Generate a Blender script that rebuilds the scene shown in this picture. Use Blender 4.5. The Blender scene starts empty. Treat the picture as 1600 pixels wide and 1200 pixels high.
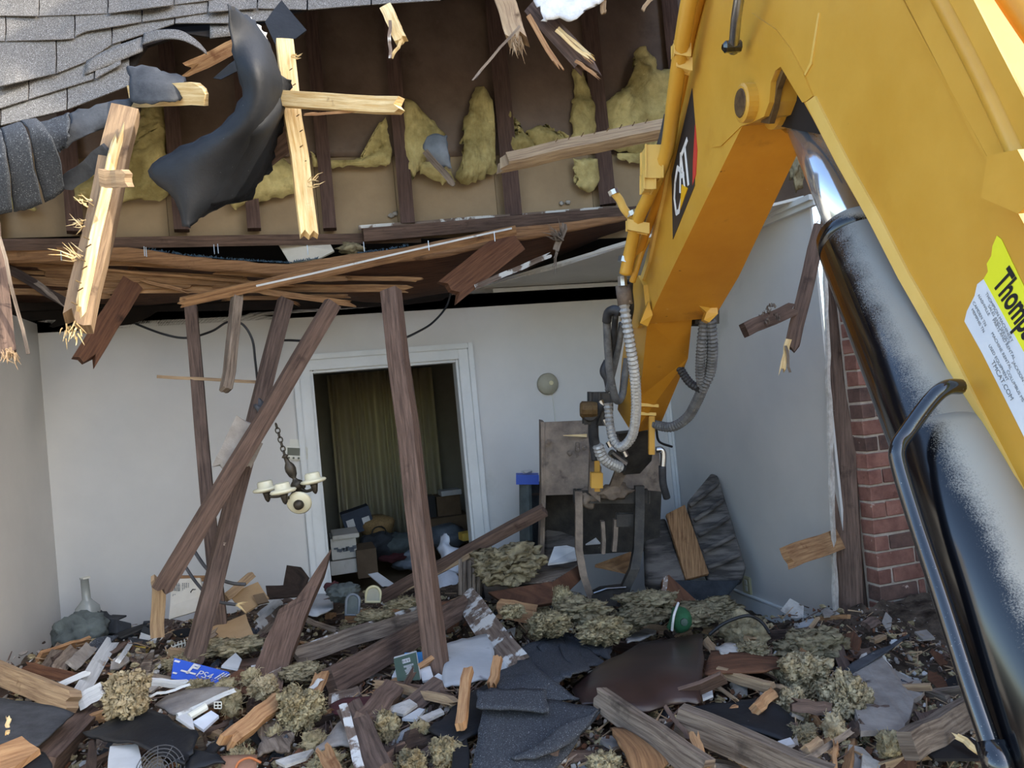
import bpy, bmesh, math, random
from mathutils import Vector, Matrix, noise, geometry
V = Vector
R = random.Random(7)
sc = bpy.context.scene
# ------------------------------------------------------------------ camera, sky, sun, exposure
CAM = V((0, 0, 1.58)); FPX = 1200.0
YAW, PITCH, ROLL = math.radians(15.8), math.radians(1.2), math.radians(5.4)
F0 = V((math.sin(YAW), math.cos(YAW), 0)); R0 = V((math.cos(YAW), -math.sin(YAW), 0)); ZZ = V((0, 0, 1))
FW = F0*math.cos(PITCH) + ZZ*math.sin(PITCH)
U0 = ZZ*math.cos(PITCH) - F0*math.sin(PITCH)
RT = R0*math.cos(ROLL) - U0*math.sin(ROLL)
UP = U0*math.cos(ROLL) + R0*math.sin(ROLL)
cd = bpy.data.cameras.new('camera'); cd.sensor_width = 36; cd.lens = 36*FPX/1600; cd.clip_start = .05
co = bpy.data.objects.new('camera', cd); sc.collection.objects.link(co); sc.camera = co
m = Matrix.Identity(4)
for i in range(3):
    m[i][0] = RT[i]; m[i][1] = UP[i]; m[i][2] = -FW[i]; m[i][3] = CAM[i]
co.matrix_world = m
SUN_DIR = V((.75, -.45, .52)).normalized()
w = bpy.data.worlds.new('sky'); sc.world = w; w.use_nodes = True
nt = w.node_tree; bg = nt.nodes['Background']
sky = nt.nodes.new('ShaderNodeTexSky'); sky.sky_type = 'NISHITA'; sky.sun_disc = False
sky.sun_elevation = math.asin(SUN_DIR.z); sky.sun_rotation = math.atan2(SUN_DIR.x, SUN_DIR.y)
sky.air_density = 1.0; sky.dust_density = 2.0; sky.ozone_density = 1.0
nt.links.new(sky.outputs[0], bg.inputs[0]); bg.inputs[1].default_value = .42
sl = bpy.data.lights.new('sun', 'SUN'); sl.energy = 4.2; sl.angle = math.radians(.6); sl.color = (1, .92, .78)
so = bpy.data.objects.new('sun', sl); sc.collection.objects.link(so)
so.rotation_euler = SUN_DIR.to_track_quat('Z', 'Y').to_euler(); so.location = SUN_DIR*20
vs = sc.view_settings; vs.view_transform = 'Standard'; vs.look = 'None'; vs.gamma = 1; vs.use_curve_mapping = False
vs.exposure = 0.85
sc.cycles.max_bounces = 8

# ------------------------------------------------------------------ placing: photograph rays to places in the world
def ray(u, v): return FW + RT*((u-800)/FPX) + UP*((600-v)/FPX)
def P(u, v, d): return CAM + ray(u, v)*d
def onY(u, v, Y): r = ray(u, v); return CAM + r*(Y/r.y)
def onX(u, v, X): r = ray(u, v); return CAM + r*(X/r.x)
def onZ(u, v, Z): r = ray(u, v); return CAM + r*((Z-CAM.z)/r.z)
def dep(p): return (p-CAM).dot(FW)
YB, XR, XL, ZC = 5.59, 2.88, -1.56, 2.44      # back wall, right wall, left wall, ceiling
def H(x, y):                                 # height of the rubble
    h = .42 - .08*max(-.5, min(1.6, x)) + .05*math.sin(x*1.7+y*2.3) + .04*math.sin(y*3.1-x*.9)
    k = max(0, min(1, (x-1.15)/.9))*max(0, min(1, (y-3.6)/.8))
    h = h*(1-k) + .05*k
    if y > YB: h *= max(.25, 1-(y-YB)*1.5)
    if y < 2.3: h -= (2.3-y)*.25
    return max(h, -.25)
def RB(u, v, lift=0.):
    r = ray(u, v); d = 1.2
    while d < 9:
        p = CAM + r*d
        if p.z <= H(p.x, p.y)+lift: return p
        d += .02
    return p
def Q(t, hi=.0, lo=9):
    """(u,v,d) -> that depth, but never under the rubble; (u,v) -> on the rubble; lo: not higher above it than this"""
    if len(t) == 2: return RB(*t)
    p = P(*t)
    if t[1] > 890 and t[2] < 5.2:
        r_ = dep(RB(t[0], t[1])); p = P(t[0], t[1], max(min(t[2], r_-hi), r_-lo))
    return p

# ------------------------------------------------------------------ objects
WL = {}; UVM = set()
COL = sc.collection
def link(o, parent, wl):
    COL.objects.link(o); WL[o.name] = wl
    if parent is not None:
        o.parent = parent; o.location = wl - WL[parent.name]
    else: o.location = wl
    return o
def tag(o, label=None, cat=None, group=None, kind=None):
    if label: o['label'] = label
    if cat: o['category'] = cat
    if group: o['group'] = group
    if kind: o['kind'] = kind
    return o
def empty(name, loc, label, cat, group=None, kind=None):
    o = bpy.data.objects.new(name, None); o.empty_display_size = .1
    link(o, None, V(loc)); return tag(o, label, cat, group, kind)
def mk(name, vs_, fs, mat, parent=None, smooth=False, uv=None):
    """world-space verts -> one mesh object, origin at its base (or at its parent's origin)"""
    if parent is not None: o0 = WL[parent.name]
    else:
        n = len(vs_); o0 = V((sum(p[0] for p in vs_)/n, sum(p[1] for p in vs_)/n, min(p[2] for p in vs_)))
    me = bpy.data.meshes.new(name)
    if uv is None and getattr(mat, 'name', '') in UVM:
        q0 = V(vs_[0]); q1 = max((V(p) for p in vs_), key=lambda p: (p-q0).length); q2 = max((V(p) for p in vs_), key=lambda p: (p-q1).length)
        a1, a2, a3 = frame(q2-q1, V((.13, .21, .97))); of = R.uniform(0, 5); uv = [(V(vs_[i]).dot(a1)+of, V(vs_[i]).dot(a2)+V(vs_[i]).dot(a3)*.9) for f in fs for i in f]
    me.from_pydata([(p[0]-o0[0], p[1]-o0[1], p[2]-o0[2]) for p in vs_], [], fs)
    if uv is not None:
        l = me.uv_layers.new(name='UVMap'); k = 0
        for poly in me.polygons:
            for li in poly.loop_indices: l.data[li].uv = uv[k]; k += 1
    if isinstance(mat, (list, tuple)):
        for x in mat: me.materials.append(x)
    else: me.materials.append(mat)
    bm = bmesh.new(); bm.from_mesh(me); bmesh.ops.recalc_face_normals(bm, faces=bm.faces); bm.to_mesh(me); bm.free()
    if smooth:
        for p in me.polygons: p.use_smooth = True
    o = bpy.data.objects.new(name, me)
    return link(o, parent, V(o0))
def solid(o, t, off=0, bev=0):
    s = o.modifiers.new('thick', 'SOLIDIFY'); s.thickness = t; s.offset = off
    if bev: b = o.modifiers.new('bev', 'BEVEL'); b.width = bev; b.segments = 2; b.limit_method = 'ANGLE'
    return o
def frame(x, up):
    x = x.normalized(); z = (up - x*up.dot(x))
    if z.length < 1e-5: z = V((1, 0, 0)) - x*x.x
    z.normalize(); return x, z.cross(x), z
class MB:
    def __init__(s): s.v = []; s.f = []
    def add(s, vs_, fs):
        k = len(s.v); s.v += [V(p) for p in vs_]; s.f += [tuple(i+k for i in f) for f in fs]
    def box(s, c, dx, dy, dz, bev=0.):
        """box round centre c with half-extent vectors dx,dy,dz"""
        c = V(c)
        if bev <= 0:
            vs_ = [c+dx*a+dy*b+dz*e for a in (-1, 1) for b in (-1, 1) for e in (-1, 1)]
            s.add(vs_, [(0, 1, 3, 2), (4, 6, 7, 5), (0, 4, 5, 1), (2, 3, 7, 6), (0, 2, 6, 4), (1, 5, 7, 3)]); return
        bm = bmesh.new(); bmesh.ops.create_cube(bm, size=2)
        for q in bm.verts: q.co = dx*q.co.x + dy*q.co.y + dz*q.co.z
        bmesh.ops.bevel(bm, geom=bm.edges[:], offset=bev, segments=2, affect='EDGES', clamp_overlap=True)
        bm.verts.index_update()
        s.add([c+q.co for q in bm.verts], [[q.index for q in f.verts] for f in bm.faces]); bm.free()
    def aabox(s, a, b, bev=0.):
        a, b = V(a), V(b); h = (b-a)/2
        s.box((a+b)/2, V((h.x, 0, 0)), V((0, h.y, 0)), V((0, 0, h.z)), bev)
    def tube(s, pts, r, n=8, cap=True):
        """r: number or list per point"""
        pts = [V(p) for p in pts]; k = len(s.v); prev = None
        for i, p in enumerate(pts):
            t = (pts[min(i+1, len(pts)-1)] - pts[max(i-1, 0)]).normalized()
            if prev is None: prev = t.orthogonal().normalized()
            a = (prev - t*prev.dot(t))
            a = a.normalized() if a.length > 1e-6 else t.orthogonal().normalized()
            prev = a; b = t.cross(a); rr = r[i] if isinstance(r, (list, tuple)) else r
            for j in range(n):
                an = 2*math.pi*j/n; s.v.append(p + a*math.cos(an)*rr + b*math.sin(an)*rr)
        for i in range(len(pts)-1):
            for j in range(n):
                s.f.append((k+i*n+j, k+i*n+(j+1) % n, k+(i+1)*n+(j+1) % n, k+(i+1)*n+j))
        if cap:
            s.f.append(tuple(k+j for j in range(n))[::-1]); s.f.append(tuple(k+(len(pts)-1)*n+j for j in range(n)))
    def lathe(s, o, ax, prof, n=20):
        """prof: list of (radius, height) along axis"""
        ax, a, b = frame(V(ax), V((.31, .8, .52))); k = len(s.v); o = V(o)
        for r_, h_ in prof:
            for j in range(n):
                an = 2*math.pi*j/n; s.v.append(o+ax*h_+a*math.cos(an)*r_+b*math.sin(an)*r_)
        for i in range(len(prof)-1):
            for j in range(n): s.f.append((k+i*n+j, k+i*n+(j+1) % n, k+(i+1)*n+(j+1) % n, k+(i+1)*n+j))
        s.f.append(tuple(k+j for j in range(n))[::-1]); s.f.append(tuple(k+(len(prof)-1)*n+j for j in range(n)))
    def prism(s, outline, dv):
        """closed outline of points, pushed along dv (vector, or list of vectors per point)"""
        n = len(outline); o = [V(p) for p in outline]; k = len(s.v)
        q = [p + (dv[i] if isinstance(dv, list) else dv) for i, p in enumerate(o)]
        s.v += o + q
        for i in range(n): s.f.append((k+i, k+(i+1) % n, k+n+(i+1) % n, k+n+i))
        for t in geometry.tessellate_polygon([o]):
            s.f.append((k+t[0], k+t[2], k+t[1])); s.f.append((k+n+t[0], k+n+t[1], k+n+t[2]))
    def build(s, name, mat, parent=None, smooth=False): return mk(name, s.v, s.f, mat, parent, smooth)
def spline(pts, n=6):
    """Catmull-Rom through pts"""
    pts = [V(p) for p in pts]; out = []
    for i in range(len(pts)-1):
        a, b, c, d = pts[max(i-1, 0)], pts[i], pts[i+1], pts[min(i+2, len(pts)-1)]
        for k in range(n):
            t = k/n; out.append(.5*((2*b)+(c-a)*t+(2*a-5*b+4*c-d)*t*t+(3*b-a-3*c+d)*t**3))
    out.append(pts[-1]); return out
def grid(name, rows, mat, thick=.004, sub=3, parent=None, jitter=0., rag=0., seed=0):
    """sheet through rows of points (spline in both directions), given a thickness"""
    rr = random.Random(seed)
    R1 = [spline(r, sub) for r in rows]
    cols = [spline([r[j] for r in R1], sub) for j in range(len(R1[0]))]
    nr, nc = len(cols[0]), len(cols); vs_ = []
    for i in range(nr):
        for j in range(nc):
            p = cols[j][i].copy()
            if jitter: p += V(noise.noise_vector(p*7+V((seed, 0, 0))))*jitter
            if rag and (i in (0, nr-1) or j in (0, nc-1)): p += V((rr.uniform(-1, 1), rr.uniform(-1, 1), rr.uniform(-1, 1)))*rag
            vs_.append(p)
    fs = [(i*nc+j, i*nc+j+1, (i+1)*nc+j+1, (i+1)*nc+j) for i in range(nr-1) for j in range(nc-1)]
    o = mk(name, vs_, fs, mat, parent, True)
    return solid(o, thick)
def slab(name, outline, thick, mat, parent=None, ndir=None):
    """flat broken piece: outline of points, thickness away from the viewer"""
    o = [V(p) for p in outline]; c = sum(o, V())/len(o)
    n = V((0, 0, 0))
    for i in range(len(o)): n += (o[i]-c).cross(o[(i+1) % len(o)]-c)
    n = ndir if ndir else n.normalized()
    if ndir is None and n.dot(CAM-c) > 0: n = -n
    b = MB(); b.prism(o, n*thick); return b.build(name, mat, parent)
def rag_outline(pts, step, amp, seed):
    """roughens the edges of an outline of points"""
    rr = random.Random(seed); out = []
    for i in range(len(pts)):
        a, b = V(pts[i]), V(pts[(i+1) % len(pts)]); k = max(1, int((b-a).length/step))
        for j in range(k):
            p = a.lerp(b, j/k)
            if j: p += V((rr.uniform(-1, 1), rr.uniform(-1, 1), rr.uniform(-1, 1)))*amp
            out.append(p)
    return out
def beam_mesh(p0, p1, w_, t_, face, j0, j1, rr, nw=5, nseg=5, wob=.004):
    ax, side, nor = frame(p1-p0, face); L = (p1-p0).length
    per = []
    for k in range(nw): per.append(((k/(nw-1)-.5)*w_, t_/2))
    for k in range(nw): per.append(((.5-k/(nw-1))*w_, -t_/2))
    M = len(per); vs_ = []; e0 = [rr.random()**2*j0 for _ in range(nw)]; e1 = [rr.random()**2*j1 for _ in range(nw)]
    acc = [0]
    for k in range(M): acc.append(acc[-1]+math.dist(per[k], per[(k+1) % M]))
    off = rr.uniform(0, 9)
    ss = [[0]*M for _ in range(nseg+1)]
    for i in range(nseg+1):
        s = i/nseg; wx, wz = rr.uniform(-wob, wob), rr.uniform(-wob, wob)
        for k, (x, z) in enumerate(per):
            a = s*L; kk = k if k < nw else M-1-k
            if i == 0: a += e0[kk]*(1 if k < nw else .7)
            if i == nseg: a -= e1[kk]*(1 if k < nw else .7)
            ss[i][k] = a
            b = .93 if kk in (0, nw-1) else 1
            vs_.append(p0 + ax*a + side*(x+wx) + nor*(z*b+wz))
    fs = []; uv = []
    for i in range(nseg):
        for k in range(M):
            k2 = (k+1) % M
            fs.append((i*M+k, i*M+k2, (i+1)*M+k2, (i+1)*M+k))
            uv += [(ss[i][k]+off, acc[k]), (ss[i][k2]+off, acc[k+1]), (ss[i+1][k2]+off, acc[k+1]), (ss[i+1][k]+off, acc[k])]
    for base in (0, nseg*M):
        for k in range(nw-1):
            f = (base+k, base+k+1, base+M-2-k, base+M-1-k); fs.append(f)
            uv += [(off+3, acc[k]*1.), (off+3, acc[k+1]), (off+3.02, acc[k+1]), (off+3.02, acc[k])]
    return vs_, fs, uv
BSEED = [100]
def board(name, a, b, wpx, t_, mat, label=None, cat='board', rot=0, j0=.0, j1=.0, parent=None, group=None, wm=None, nw=5):
    """a sawn timber from a to b; wpx = its width as seen, t_ = thickness in metres, rot turns it about its length, j = how far an end is splintered"""
    BSEED[0] += 1; rr = random.Random(BSEED[0])
    p0 = Q(a) if isinstance(a, tuple) else V(a); p1 = Q(b) if isinstance(b, tuple) else V(b)
    mid = (p0+p1)/2; w_ = wm or wpx*dep(mid)/FPX
    ax = (p1-p0).normalized(); face = CAM-mid; face = (face-ax*face.dot(ax)).normalized()
    face = Matrix.Rotation(math.radians(rot), 3, ax) @ face
    vs_, fs, uv = beam_mesh(p0, p1, w_, t_, face, j0, j1, rr, nw)
    o = mk(name, vs_, fs, mat, parent, False, uv)
    return tag(o, label, cat if label else None, group)
def fray(parent, p, d, n, L, spread, mat, r_=.0022, seed=1):
    """splinters standing out of a broken end"""
    rr = random.Random(seed); b = MB(); p = V(p); d = V(d).normalized()
    for _ in range(n):
        q = p + V((rr.uniform(-1, 1), rr.uniform(-1, 1), rr.uniform(-1, 1)))*spread
        e = (d + V((rr.uniform(-1, 1), rr.uniform(-1, 1), rr.uniform(-1, 1)))*.55).normalized()
        l = L*rr.uniform(.3, 1)
        b.tube([q, q+e*l*.5+V((0, 0, rr.uniform(-.01, .01))), q+e*l], [r_*rr.uniform(.7, 2), r_, r_*.2], 4)
    return tag(b.build('splinters', mat, parent), kind='stuff')
def clump(name, c, sx, sy, sz, mat, seed=0, rough=.35, sub=4, parent=None, freq=1.):
    bm = bmesh.new(); bmesh.ops.create_icosphere(bm, subdivisions=sub, radius=1)
    vs_ = []; s3 = V((seed*3.7, seed*1.3, seed*.7))
    for q in bm.verts:
        n = q.co.normalized(); p = n*1.7*freq+s3
        h = noise.noise(p)*.60 + noise.noise(p*2.1)*.42 + noise.noise(p*4.3)*.22
        q_ = n*(1+h*rough*2)
        for f_, a_ in ((5, .17), (10, .13), (20, .11), (40, .085), (85, .045)): q_ = q_ + V(noise.noise_vector(q_*f_*freq+s3))*(a_*rough*2)
        vs_.append(V(c)+V((q_.x*sx, q_.y*sy, q_.z*sz)))
    bm.verts.index_update()
    fs = [[q.index for q in f.verts] for f in bm.faces]; bm.free()
    return mk(name, vs_, fs, mat, parent, True)
def text_mesh(name, s, o, xd, yd, size, mat, parent, depth=.0006, align='LEFT', shear=0, sx=1., bold=0.):
    c = bpy.data.curves.new('lettering', 'FONT'); c.body = s; c.size = size; c.align_x = align; c.extrude = 0; c.shear = shear; c.offset = bold
    t = bpy.data.objects.new('lettering', c); COL.objects.link(t); bpy.context.view_layer.update()
    me = bpy.data.meshes.new_from_object(t.evaluated_get(bpy.context.evaluated_depsgraph_get()))
    xd, yd = V(xd).normalized(), V(yd).normalized(); n = xd.cross(yd)
    vs_ = [V(o)+xd*q.co.x*sx+yd*q.co.y for q in me.vertices]
    fs = [tuple(p.vertices) for p in me.polygons]
    bpy.data.objects.remove(t); bpy.data.meshes.remove(me)
    ob = mk(name, vs_, fs, mat, parent); return ob
# ------------------------------------------------------------------ materials
def lin(h):
    h = h.lstrip('#'); o = []
    for i in (0, 2, 4):
        c = int(h[i:i+2], 16)/255; o.append(c/12.92 if c <= .04045 else ((c+.055)/1.055)**2.4)
    return tuple(o)+(1,)
def newmat(name):
    m = bpy.data.materials.new(name); m.use_nodes = True; t = m.node_tree
    return m, t, t.nodes['Principled BSDF']
def N(t, kind, **kw):
    n = t.nodes.new(kind)
    for k, v in kw.items():
        if k.startswith('i_'): n.inputs[int(k[2:]) if k[2:].isdigit() else k[2:]].default_value = v
        else: setattr(n, k, v)
    return n
def ramp(t, src, stops):
    r = t.nodes.new('ShaderNodeValToRGB'); e = r.color_ramp.elements
    while len(e) < len(stops): e.new(.5)
    for x, (p, c) in zip(e, stops): x.position = p; x.color = c
    t.links.new(src, r.inputs[0]); return r.outputs[0]
def mixc(t, fac, a, b):
    m = t.nodes.new('ShaderNodeMix'); m.data_type = 'RGBA'
    for i, x in ((0, fac), (6, a), (7, b)):
        if isinstance(x, (float, int, tuple)): m.inputs[i].default_value = x
        else: t.links.new(x, m.inputs[i])
    return m.outputs[2]
def noise_n(t, vec, scale, detail=4, rough=.6):
    n = N(t, 'ShaderNodeTexNoise'); n.inputs['Scale'].default_value = scale; n.inputs['Detail'].default_value = detail
    n.inputs['Roughness'].default_value = rough; t.links.new(vec, n.inputs['Vector']); return n.outputs[0]
W0, B0 = (1, 1, 1, 1), (0, 0, 0, 1)
def mat(name, c1, c2=None, scale=8, rough=.8, metal=0., bump=.0, bscale=60, spec=.4, specks=(), uvc=False, stretch=None, vary=0., coat=0., lo=.35, hi=.65):
    """two colours mixed by noise, bump, then layers of specks (colour, noise scale, threshold, softness)"""
    m, t, b = newmat(name); c1 = lin(c1); c2 = lin(c2) if c2 else c1
    tc = N(t, 'ShaderNodeTexCoord'); vec = tc.outputs['UV' if uvc else 'Object']
    info = N(t, 'ShaderNodeObjectInfo')
    if not uvc:
        ad = N(t, 'ShaderNodeVectorMath', operation='ADD'); t.links.new(vec, ad.inputs[0]); t.links.new(info.outputs['Random'], ad.inputs[1]); base = ad.outputs[0]
    else: base = vec
    if stretch:
        mp = N(t, 'ShaderNodeMapping'); mp.inputs['Scale'].default_value = stretch; t.links.new(base, mp.inputs[0]); sv = mp.outputs[0]
    else: sv = base
    f = noise_n(t, sv, scale, 6, .65)
    col = ramp(t, f, [(lo, c1), (hi, c2)])
    for (c, s, th, sf) in specks:
        n2 = noise_n(t, base, s, 5, .6)
        k = ramp(t, n2, [(th, B0), (min(1, th+sf), W0)])
        col = mixc(t, k, col, lin(c))
    if vary:
        hv = N(t, 'ShaderNodeHueSaturation'); mr = N(t, 'ShaderNodeMapRange'); t.links.new(info.outputs['Random'], mr.inputs[0])
        mr.inputs[3].default_value = 1-vary; mr.inputs[4].default_value = 1+vary; t.links.new(mr.outputs[0], hv.inputs['Value']); t.links.new(col, hv.inputs['Color']); col = hv.outputs[0]
    if uvc: UVM.add(name)
    t.links.new(col, b.inputs['Base Color'])
    b.inputs['Roughness'].default_value = rough; b.inputs['Metallic'].default_value = metal; b.inputs['Specular IOR Level'].default_value = spec
    if coat: b.inputs['Coat Weight'].default_value = coat; b.inputs['Coat Roughness'].default_value = .08
    if bump:
        n3 = noise_n(t, sv, bscale, 6, .7); bp = N(t, 'ShaderNodeBump'); bp.inputs['Strength'].default_value = bump; bp.inputs['Distance'].default_value = .01
        t.links.new(n3, bp.inputs['Height']); t.links.new(bp.outputs[0], b.inputs['Normal'])
    return m
def wood(name, c1, c2, specks=(), vary=.15, rough=.75): return mat(name, c1, c2, 1, rough, bump=.5, bscale=1.4, specks=specks, uvc=True, stretch=(5, 75, 1), vary=vary, spec=.3)
M = {}
M['wood_dark'] = wood('old_brown_timber', '#3d312b', '#6c5a50', [('#b3a595', 9, .70, .04)])
M['wood_brown'] = wood('reddish_brown_timber', '#46372f', '#705b4f', [('#2a1c15', 6, .62, .15), ('#c9c0b4', 11, .72, .03)])
M['wood_mid'] = wood('mid_brown_timber', '#6b5744', '#947d62', [('#43342a', 7, .62, .12)])
M['wood_fresh'] = wood('fresh_broken_pine', '#bf9a5e', '#e8d2a2', [('#6a431f', 7, .64, .08)])
M['wood_orange'] = wood('orange_split_wood', '#7f5a3d', '#b38e66', [('#5d3417', 6, .62, .12)])
M['wood_grey'] = wood('weathered_grey_wood', '#4d4138', '#8d8072', [('#2b241f', 5, .60, .15), ('#c6c2ba', 12, .70, .05)])
M['wood_paint'] = wood('timber_with_flaking_white_paint', '#5a4a40', '#87786c', [('#cfd0cd', 7, .50, .05)])
M['wood_white'] = wood('white_painted_board', '#b5b9ba', '#d5d7d6', [('#77706a', 6, .60, .08)])
M['wood_black'] = wood('blackened_timber', '#231b17', '#40332b')
M['wood_tan'] = wood('tan_rough_board', '#7d6650', '#ab9373', [('#4b3520', 6, .63, .1)])
M['wood_lath'] = wood('brown_split_plywood', '#6b4c33', '#a37e58', [('#3f2916', 5, .62, .12)], vary=.25)
M['ply'] = wood('plywood_underside', '#6a4d35', '#93704f', [('#3a2617', 4, .6, .14)])
M['ply_dark'] = wood('dark_plywood', '#4a3022', '#6b4934', [('#2b1c14', 4, .6, .14)])
M['wall'] = mat('white_wall_paint', '#bebebb', '#c8c7c3', 1.2, .6, bump=.03, bscale=40, specks=[('#a9a9a4', 2.2, .66, .2), ('#8f8b84', 17, .79, .03)])
M['trimw'] = mat('white_trim_paint', '#d3d6d5', '#c6cac9', 3, .45, specks=[('#9c9890', 9, .72, .06)])
M['ceil'] = mat('ceiling_paint', '#bdbbb4', '#c9c7c0', 2, .8)
M['core'] = mat('gypsum_core', '#b6b1a8', '#d8d5ce', 30, .9, bump=.3)
M['attic'] = mat('dark_kraft_paper', '#594b42', '#75655a', 2.2, .55, bump=.5, bscale=5, specks=[('#7a6660', 6, .70, .1), ('#30231f', 3, .6, .2)])
M['stud'] = wood('dark_red_brown_stud', '#443430', '#604d46')
M['tan_board'] = mat('tan_board', '#8a785f', '#9b886c', 2.5, .8, bump=.08, bscale=20, specks=[('#6a5442', 9, .74, .06)])
M['void'] = mat('void_shade_dark_deck', '#15110f', '#221b17', 5, .9)  # near-black: roof deck, plus painted shade of the floor cavity and pin pocket
M['shingle'] = mat('grey_asphalt_granules', '#474543', '#827f7b', 260, .95, bump=.35, bscale=300, lo=.38, hi=.62, specks=[('#c5c6c6', 300, .60, .04), ('#2c2e31', 280, .60, .05), ('#55585b', 7, .60, .25)], spec=.15)
M['shingle_dk'] = mat('dark_shingle_granules', '#2b2e33', '#464a50', 220, .9, bump=.4, bscale=260, specks=[('#8b8f94', 240, .62, .03), ('#c9cac8', 60, .72, .02), ('#23262a', 6, .58, .2)], spec=.2)
M['tar'] = mat('black_tar_paper', '#101216', '#1b1e23', 6, .62, bump=.25, bscale=22, specks=[('#5c5f63', 60, .70, .04), ('#15171a', 5, .62, .15)], spec=.35)
M['tar_grey'] = mat('grey_felt', '#2b2e33', '#44474c', 10, .75, bump=.3, bscale=40, specks=[('#92928e', 18, .70, .06)])
M['foil'] = mat('white_torn_felt', '#b9bbbd', '#e2e3e3', 14, .7, bump=.4, bscale=30, specks=[('#7e8185', 12, .66, .08)])
M['insul'] = mat('yellow_glass_wool', '#85775a', '#c6b892', 14, 1., bump=1., bscale=130, specks=[('#665a40', 16, .60, .2), ('#ddd3ac', 34, .64, .12)], spec=.05, vary=.1)
M['insul_att'] = mat('attic_glass_wool', '#8f8356', '#cbbf88', 5, 1., bump=.8, bscale=30, specks=[('#675a33', 7, .6, .25), ('#ded093', 20, .66, .12)], spec=.05, vary=.08)
M['insul_lt'] = mat('pale_tan_wool', '#a08c6a', '#d9caa6', 16, 1., bump=1., bscale=130, specks=[('#7d6841', 15, .62, .18), ('#f2e6c0', 30, .64, .1)], spec=.05)
M['insul_gr'] = mat('dusty_green_grey_wool', '#706650', '#b0a586', 16, 1., bump=1., bscale=130, specks=[('#4f4a36', 16, .6, .2)], spec=.05, vary=.15)
M['rubble'] = mat('dirt_and_plaster_dust', '#2f2721', '#6a5d50', 9, .95, bump=1., bscale=45, specks=[('#9c948a', 38, .64, .05), ('#221a15', 6, .55, .15), ('#7a6a48', 13, .66, .1)], spec=.1)
M['ground'] = mat('pale_dry_earth', '#9c8a70', '#bda98c', 5, .95, bump=.6, bscale=30)
M['plaster'] = mat('broken_white_plaster', '#8f8c86', '#bdbab4', 14, .9, bump=.4, bscale=50, specks=[('#77716a', 10, .62, .12)], vary=.15)
M['plaster_gr'] = mat('grey_plaster_back', '#77706a', '#98928a', 8, .9, bump=.5, bscale=40, specks=[('#4d4844', 6, .64, .06)])
M['concrete'] = mat('grey_broken_concrete', '#77787a', '#a5a6a6', 20, .95, bump=.8, bscale=40, specks=[('#55565a', 14, .62, .1)])
M['yellow'] = mat('machine_yellow_paint', '#b98a2c', '#c4973a', 2.5, .42, bump=.02, bscale=90, specks=[('#b07f26', 3, .60, .2), ('#8a6a2e', 26, .74, .03), ('#3a2a16', 40, .80, .015)], spec=.4, coat=.12)
M['yellow_or'] = mat('scuffed_orange_yellow_paint', '#b87d20', '#c58b2b', 3, .5, bump=.05, bscale=60, specks=[('#d0a75c', 30, .71, .03), ('#4a3318', 16, .71, .03), ('#8a5f20', 5, .62, .15)], spec=.35)
M['yellow_lt'] = mat('pale_yellow_paint', '#cda851', '#d6b566', 4, .45, specks=[('#8d7441', 30, .74, .03)], spec=.4)
M['chrome'] = mat('chrome_rod', '#c9ccd0', '#d5d8dc', 30, .08, 1., specks=[('#40372c', 160, .75, .02)])
M['black_gloss'] = mat('gloss_black_paint', '#0b0c0f', '#101216', 4, .16, specks=[('#b5b0a6', 480, .69, .02)], spec=.6, coat=.6)
M['hose'] = mat('black_rubber_hose', '#26272a', '#3a3b3d', 20, .55, specks=[('#77756f', 18, .64, .12)])
M['hose_gr'] = mat('dusty_grey_hose', '#47494b', '#6d6e6f', 20, .6, specks=[('#8f8d87', 22, .64, .1)])
M['coil'] = mat('grey_spring_guard', '#8f8f8d', '#b1b1ae', 40, .5, .3)
M['rust'] = mat('rusty_steel', '#4a3522', '#77603a', 14, .65, .4, bump=.3, bscale=40, specks=[('#2a1f17', 8, .6, .15)])
M['steel'] = mat('bright_steel', '#a5a8aa', '#c3c5c6', 20, .3, 1.)
M['dirtmetal'] = mat('mud_caked_steel', '#5c5148', '#8b7c6c', 7, .85, bump=.5, bscale=30, specks=[('#38312b', 9, .60, .15), ('#a89f92', 25, .70, .06)])
M['darkmetal'] = mat('dark_worn_steel', '#2b2a29', '#46423d', 9, .6, .3, bump=.3, bscale=30, specks=[('#8a8378', 14, .68, .06)])
M['sticker_y'] = mat('lime_yellow_sticker', '#d3d625', '#dde02f', 6, .5)
M['sticker_w'] = mat('white_sticker', '#c3cbd4', '#d0d7dd', 8, .5, specks=[('#9ea5ab', 12, .64, .1)])
M['ink'] = mat('black_print', '#16171a', rough=.5)
M['ink_gr'] = mat('grey_print', '#63696f', rough=.6)
M['decal_k'] = mat('black_decal', '#232326', '#2d2d2f', 6, .45, specks=[('#6e675c', 60, .72, .03)])
M['decal_w'] = mat('white_decal', '#d5d6d6', '#e2e2e0', 20, .5)
M['decal_r'] = mat('red_decal', '#b3302b', '#c23a33', 10, .5)
M['decal_y'] = mat('yellow_decal', '#d8a51c', rough=.5)
M['card'] = mat('brown_cardboard', '#9b7f5c', '#ab8f6b', 5, .85, bump=.05)
M['card_dk'] = mat('dark_cardboard', '#5a4a38', '#6c5a45', 5, .85)
M['carton'] = mat('off_white_carton', '#c4bfb2', '#d0ccc1', 6, .8, specks=[('#8d867a', 9, .66, .1)])
M['blue'] = mat('bright_blue_print', '#2b4fae', '#3459bb', 5, .45)
M['blue_lt'] = mat('sky_blue_cover', '#3f86c4', '#4d93cf', 6, .5)
M['blue_dk'] = mat('dark_blue_card', '#1d2a3c', '#27364a', 6, .6)
M['green'] = mat('dark_green_cover', '#3e4f46', '#475a50', 6, .5)
M['green_br'] = mat('green_cap_cloth', '#1c4a2c', '#24583a', 20, .8, bump=.2)
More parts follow.
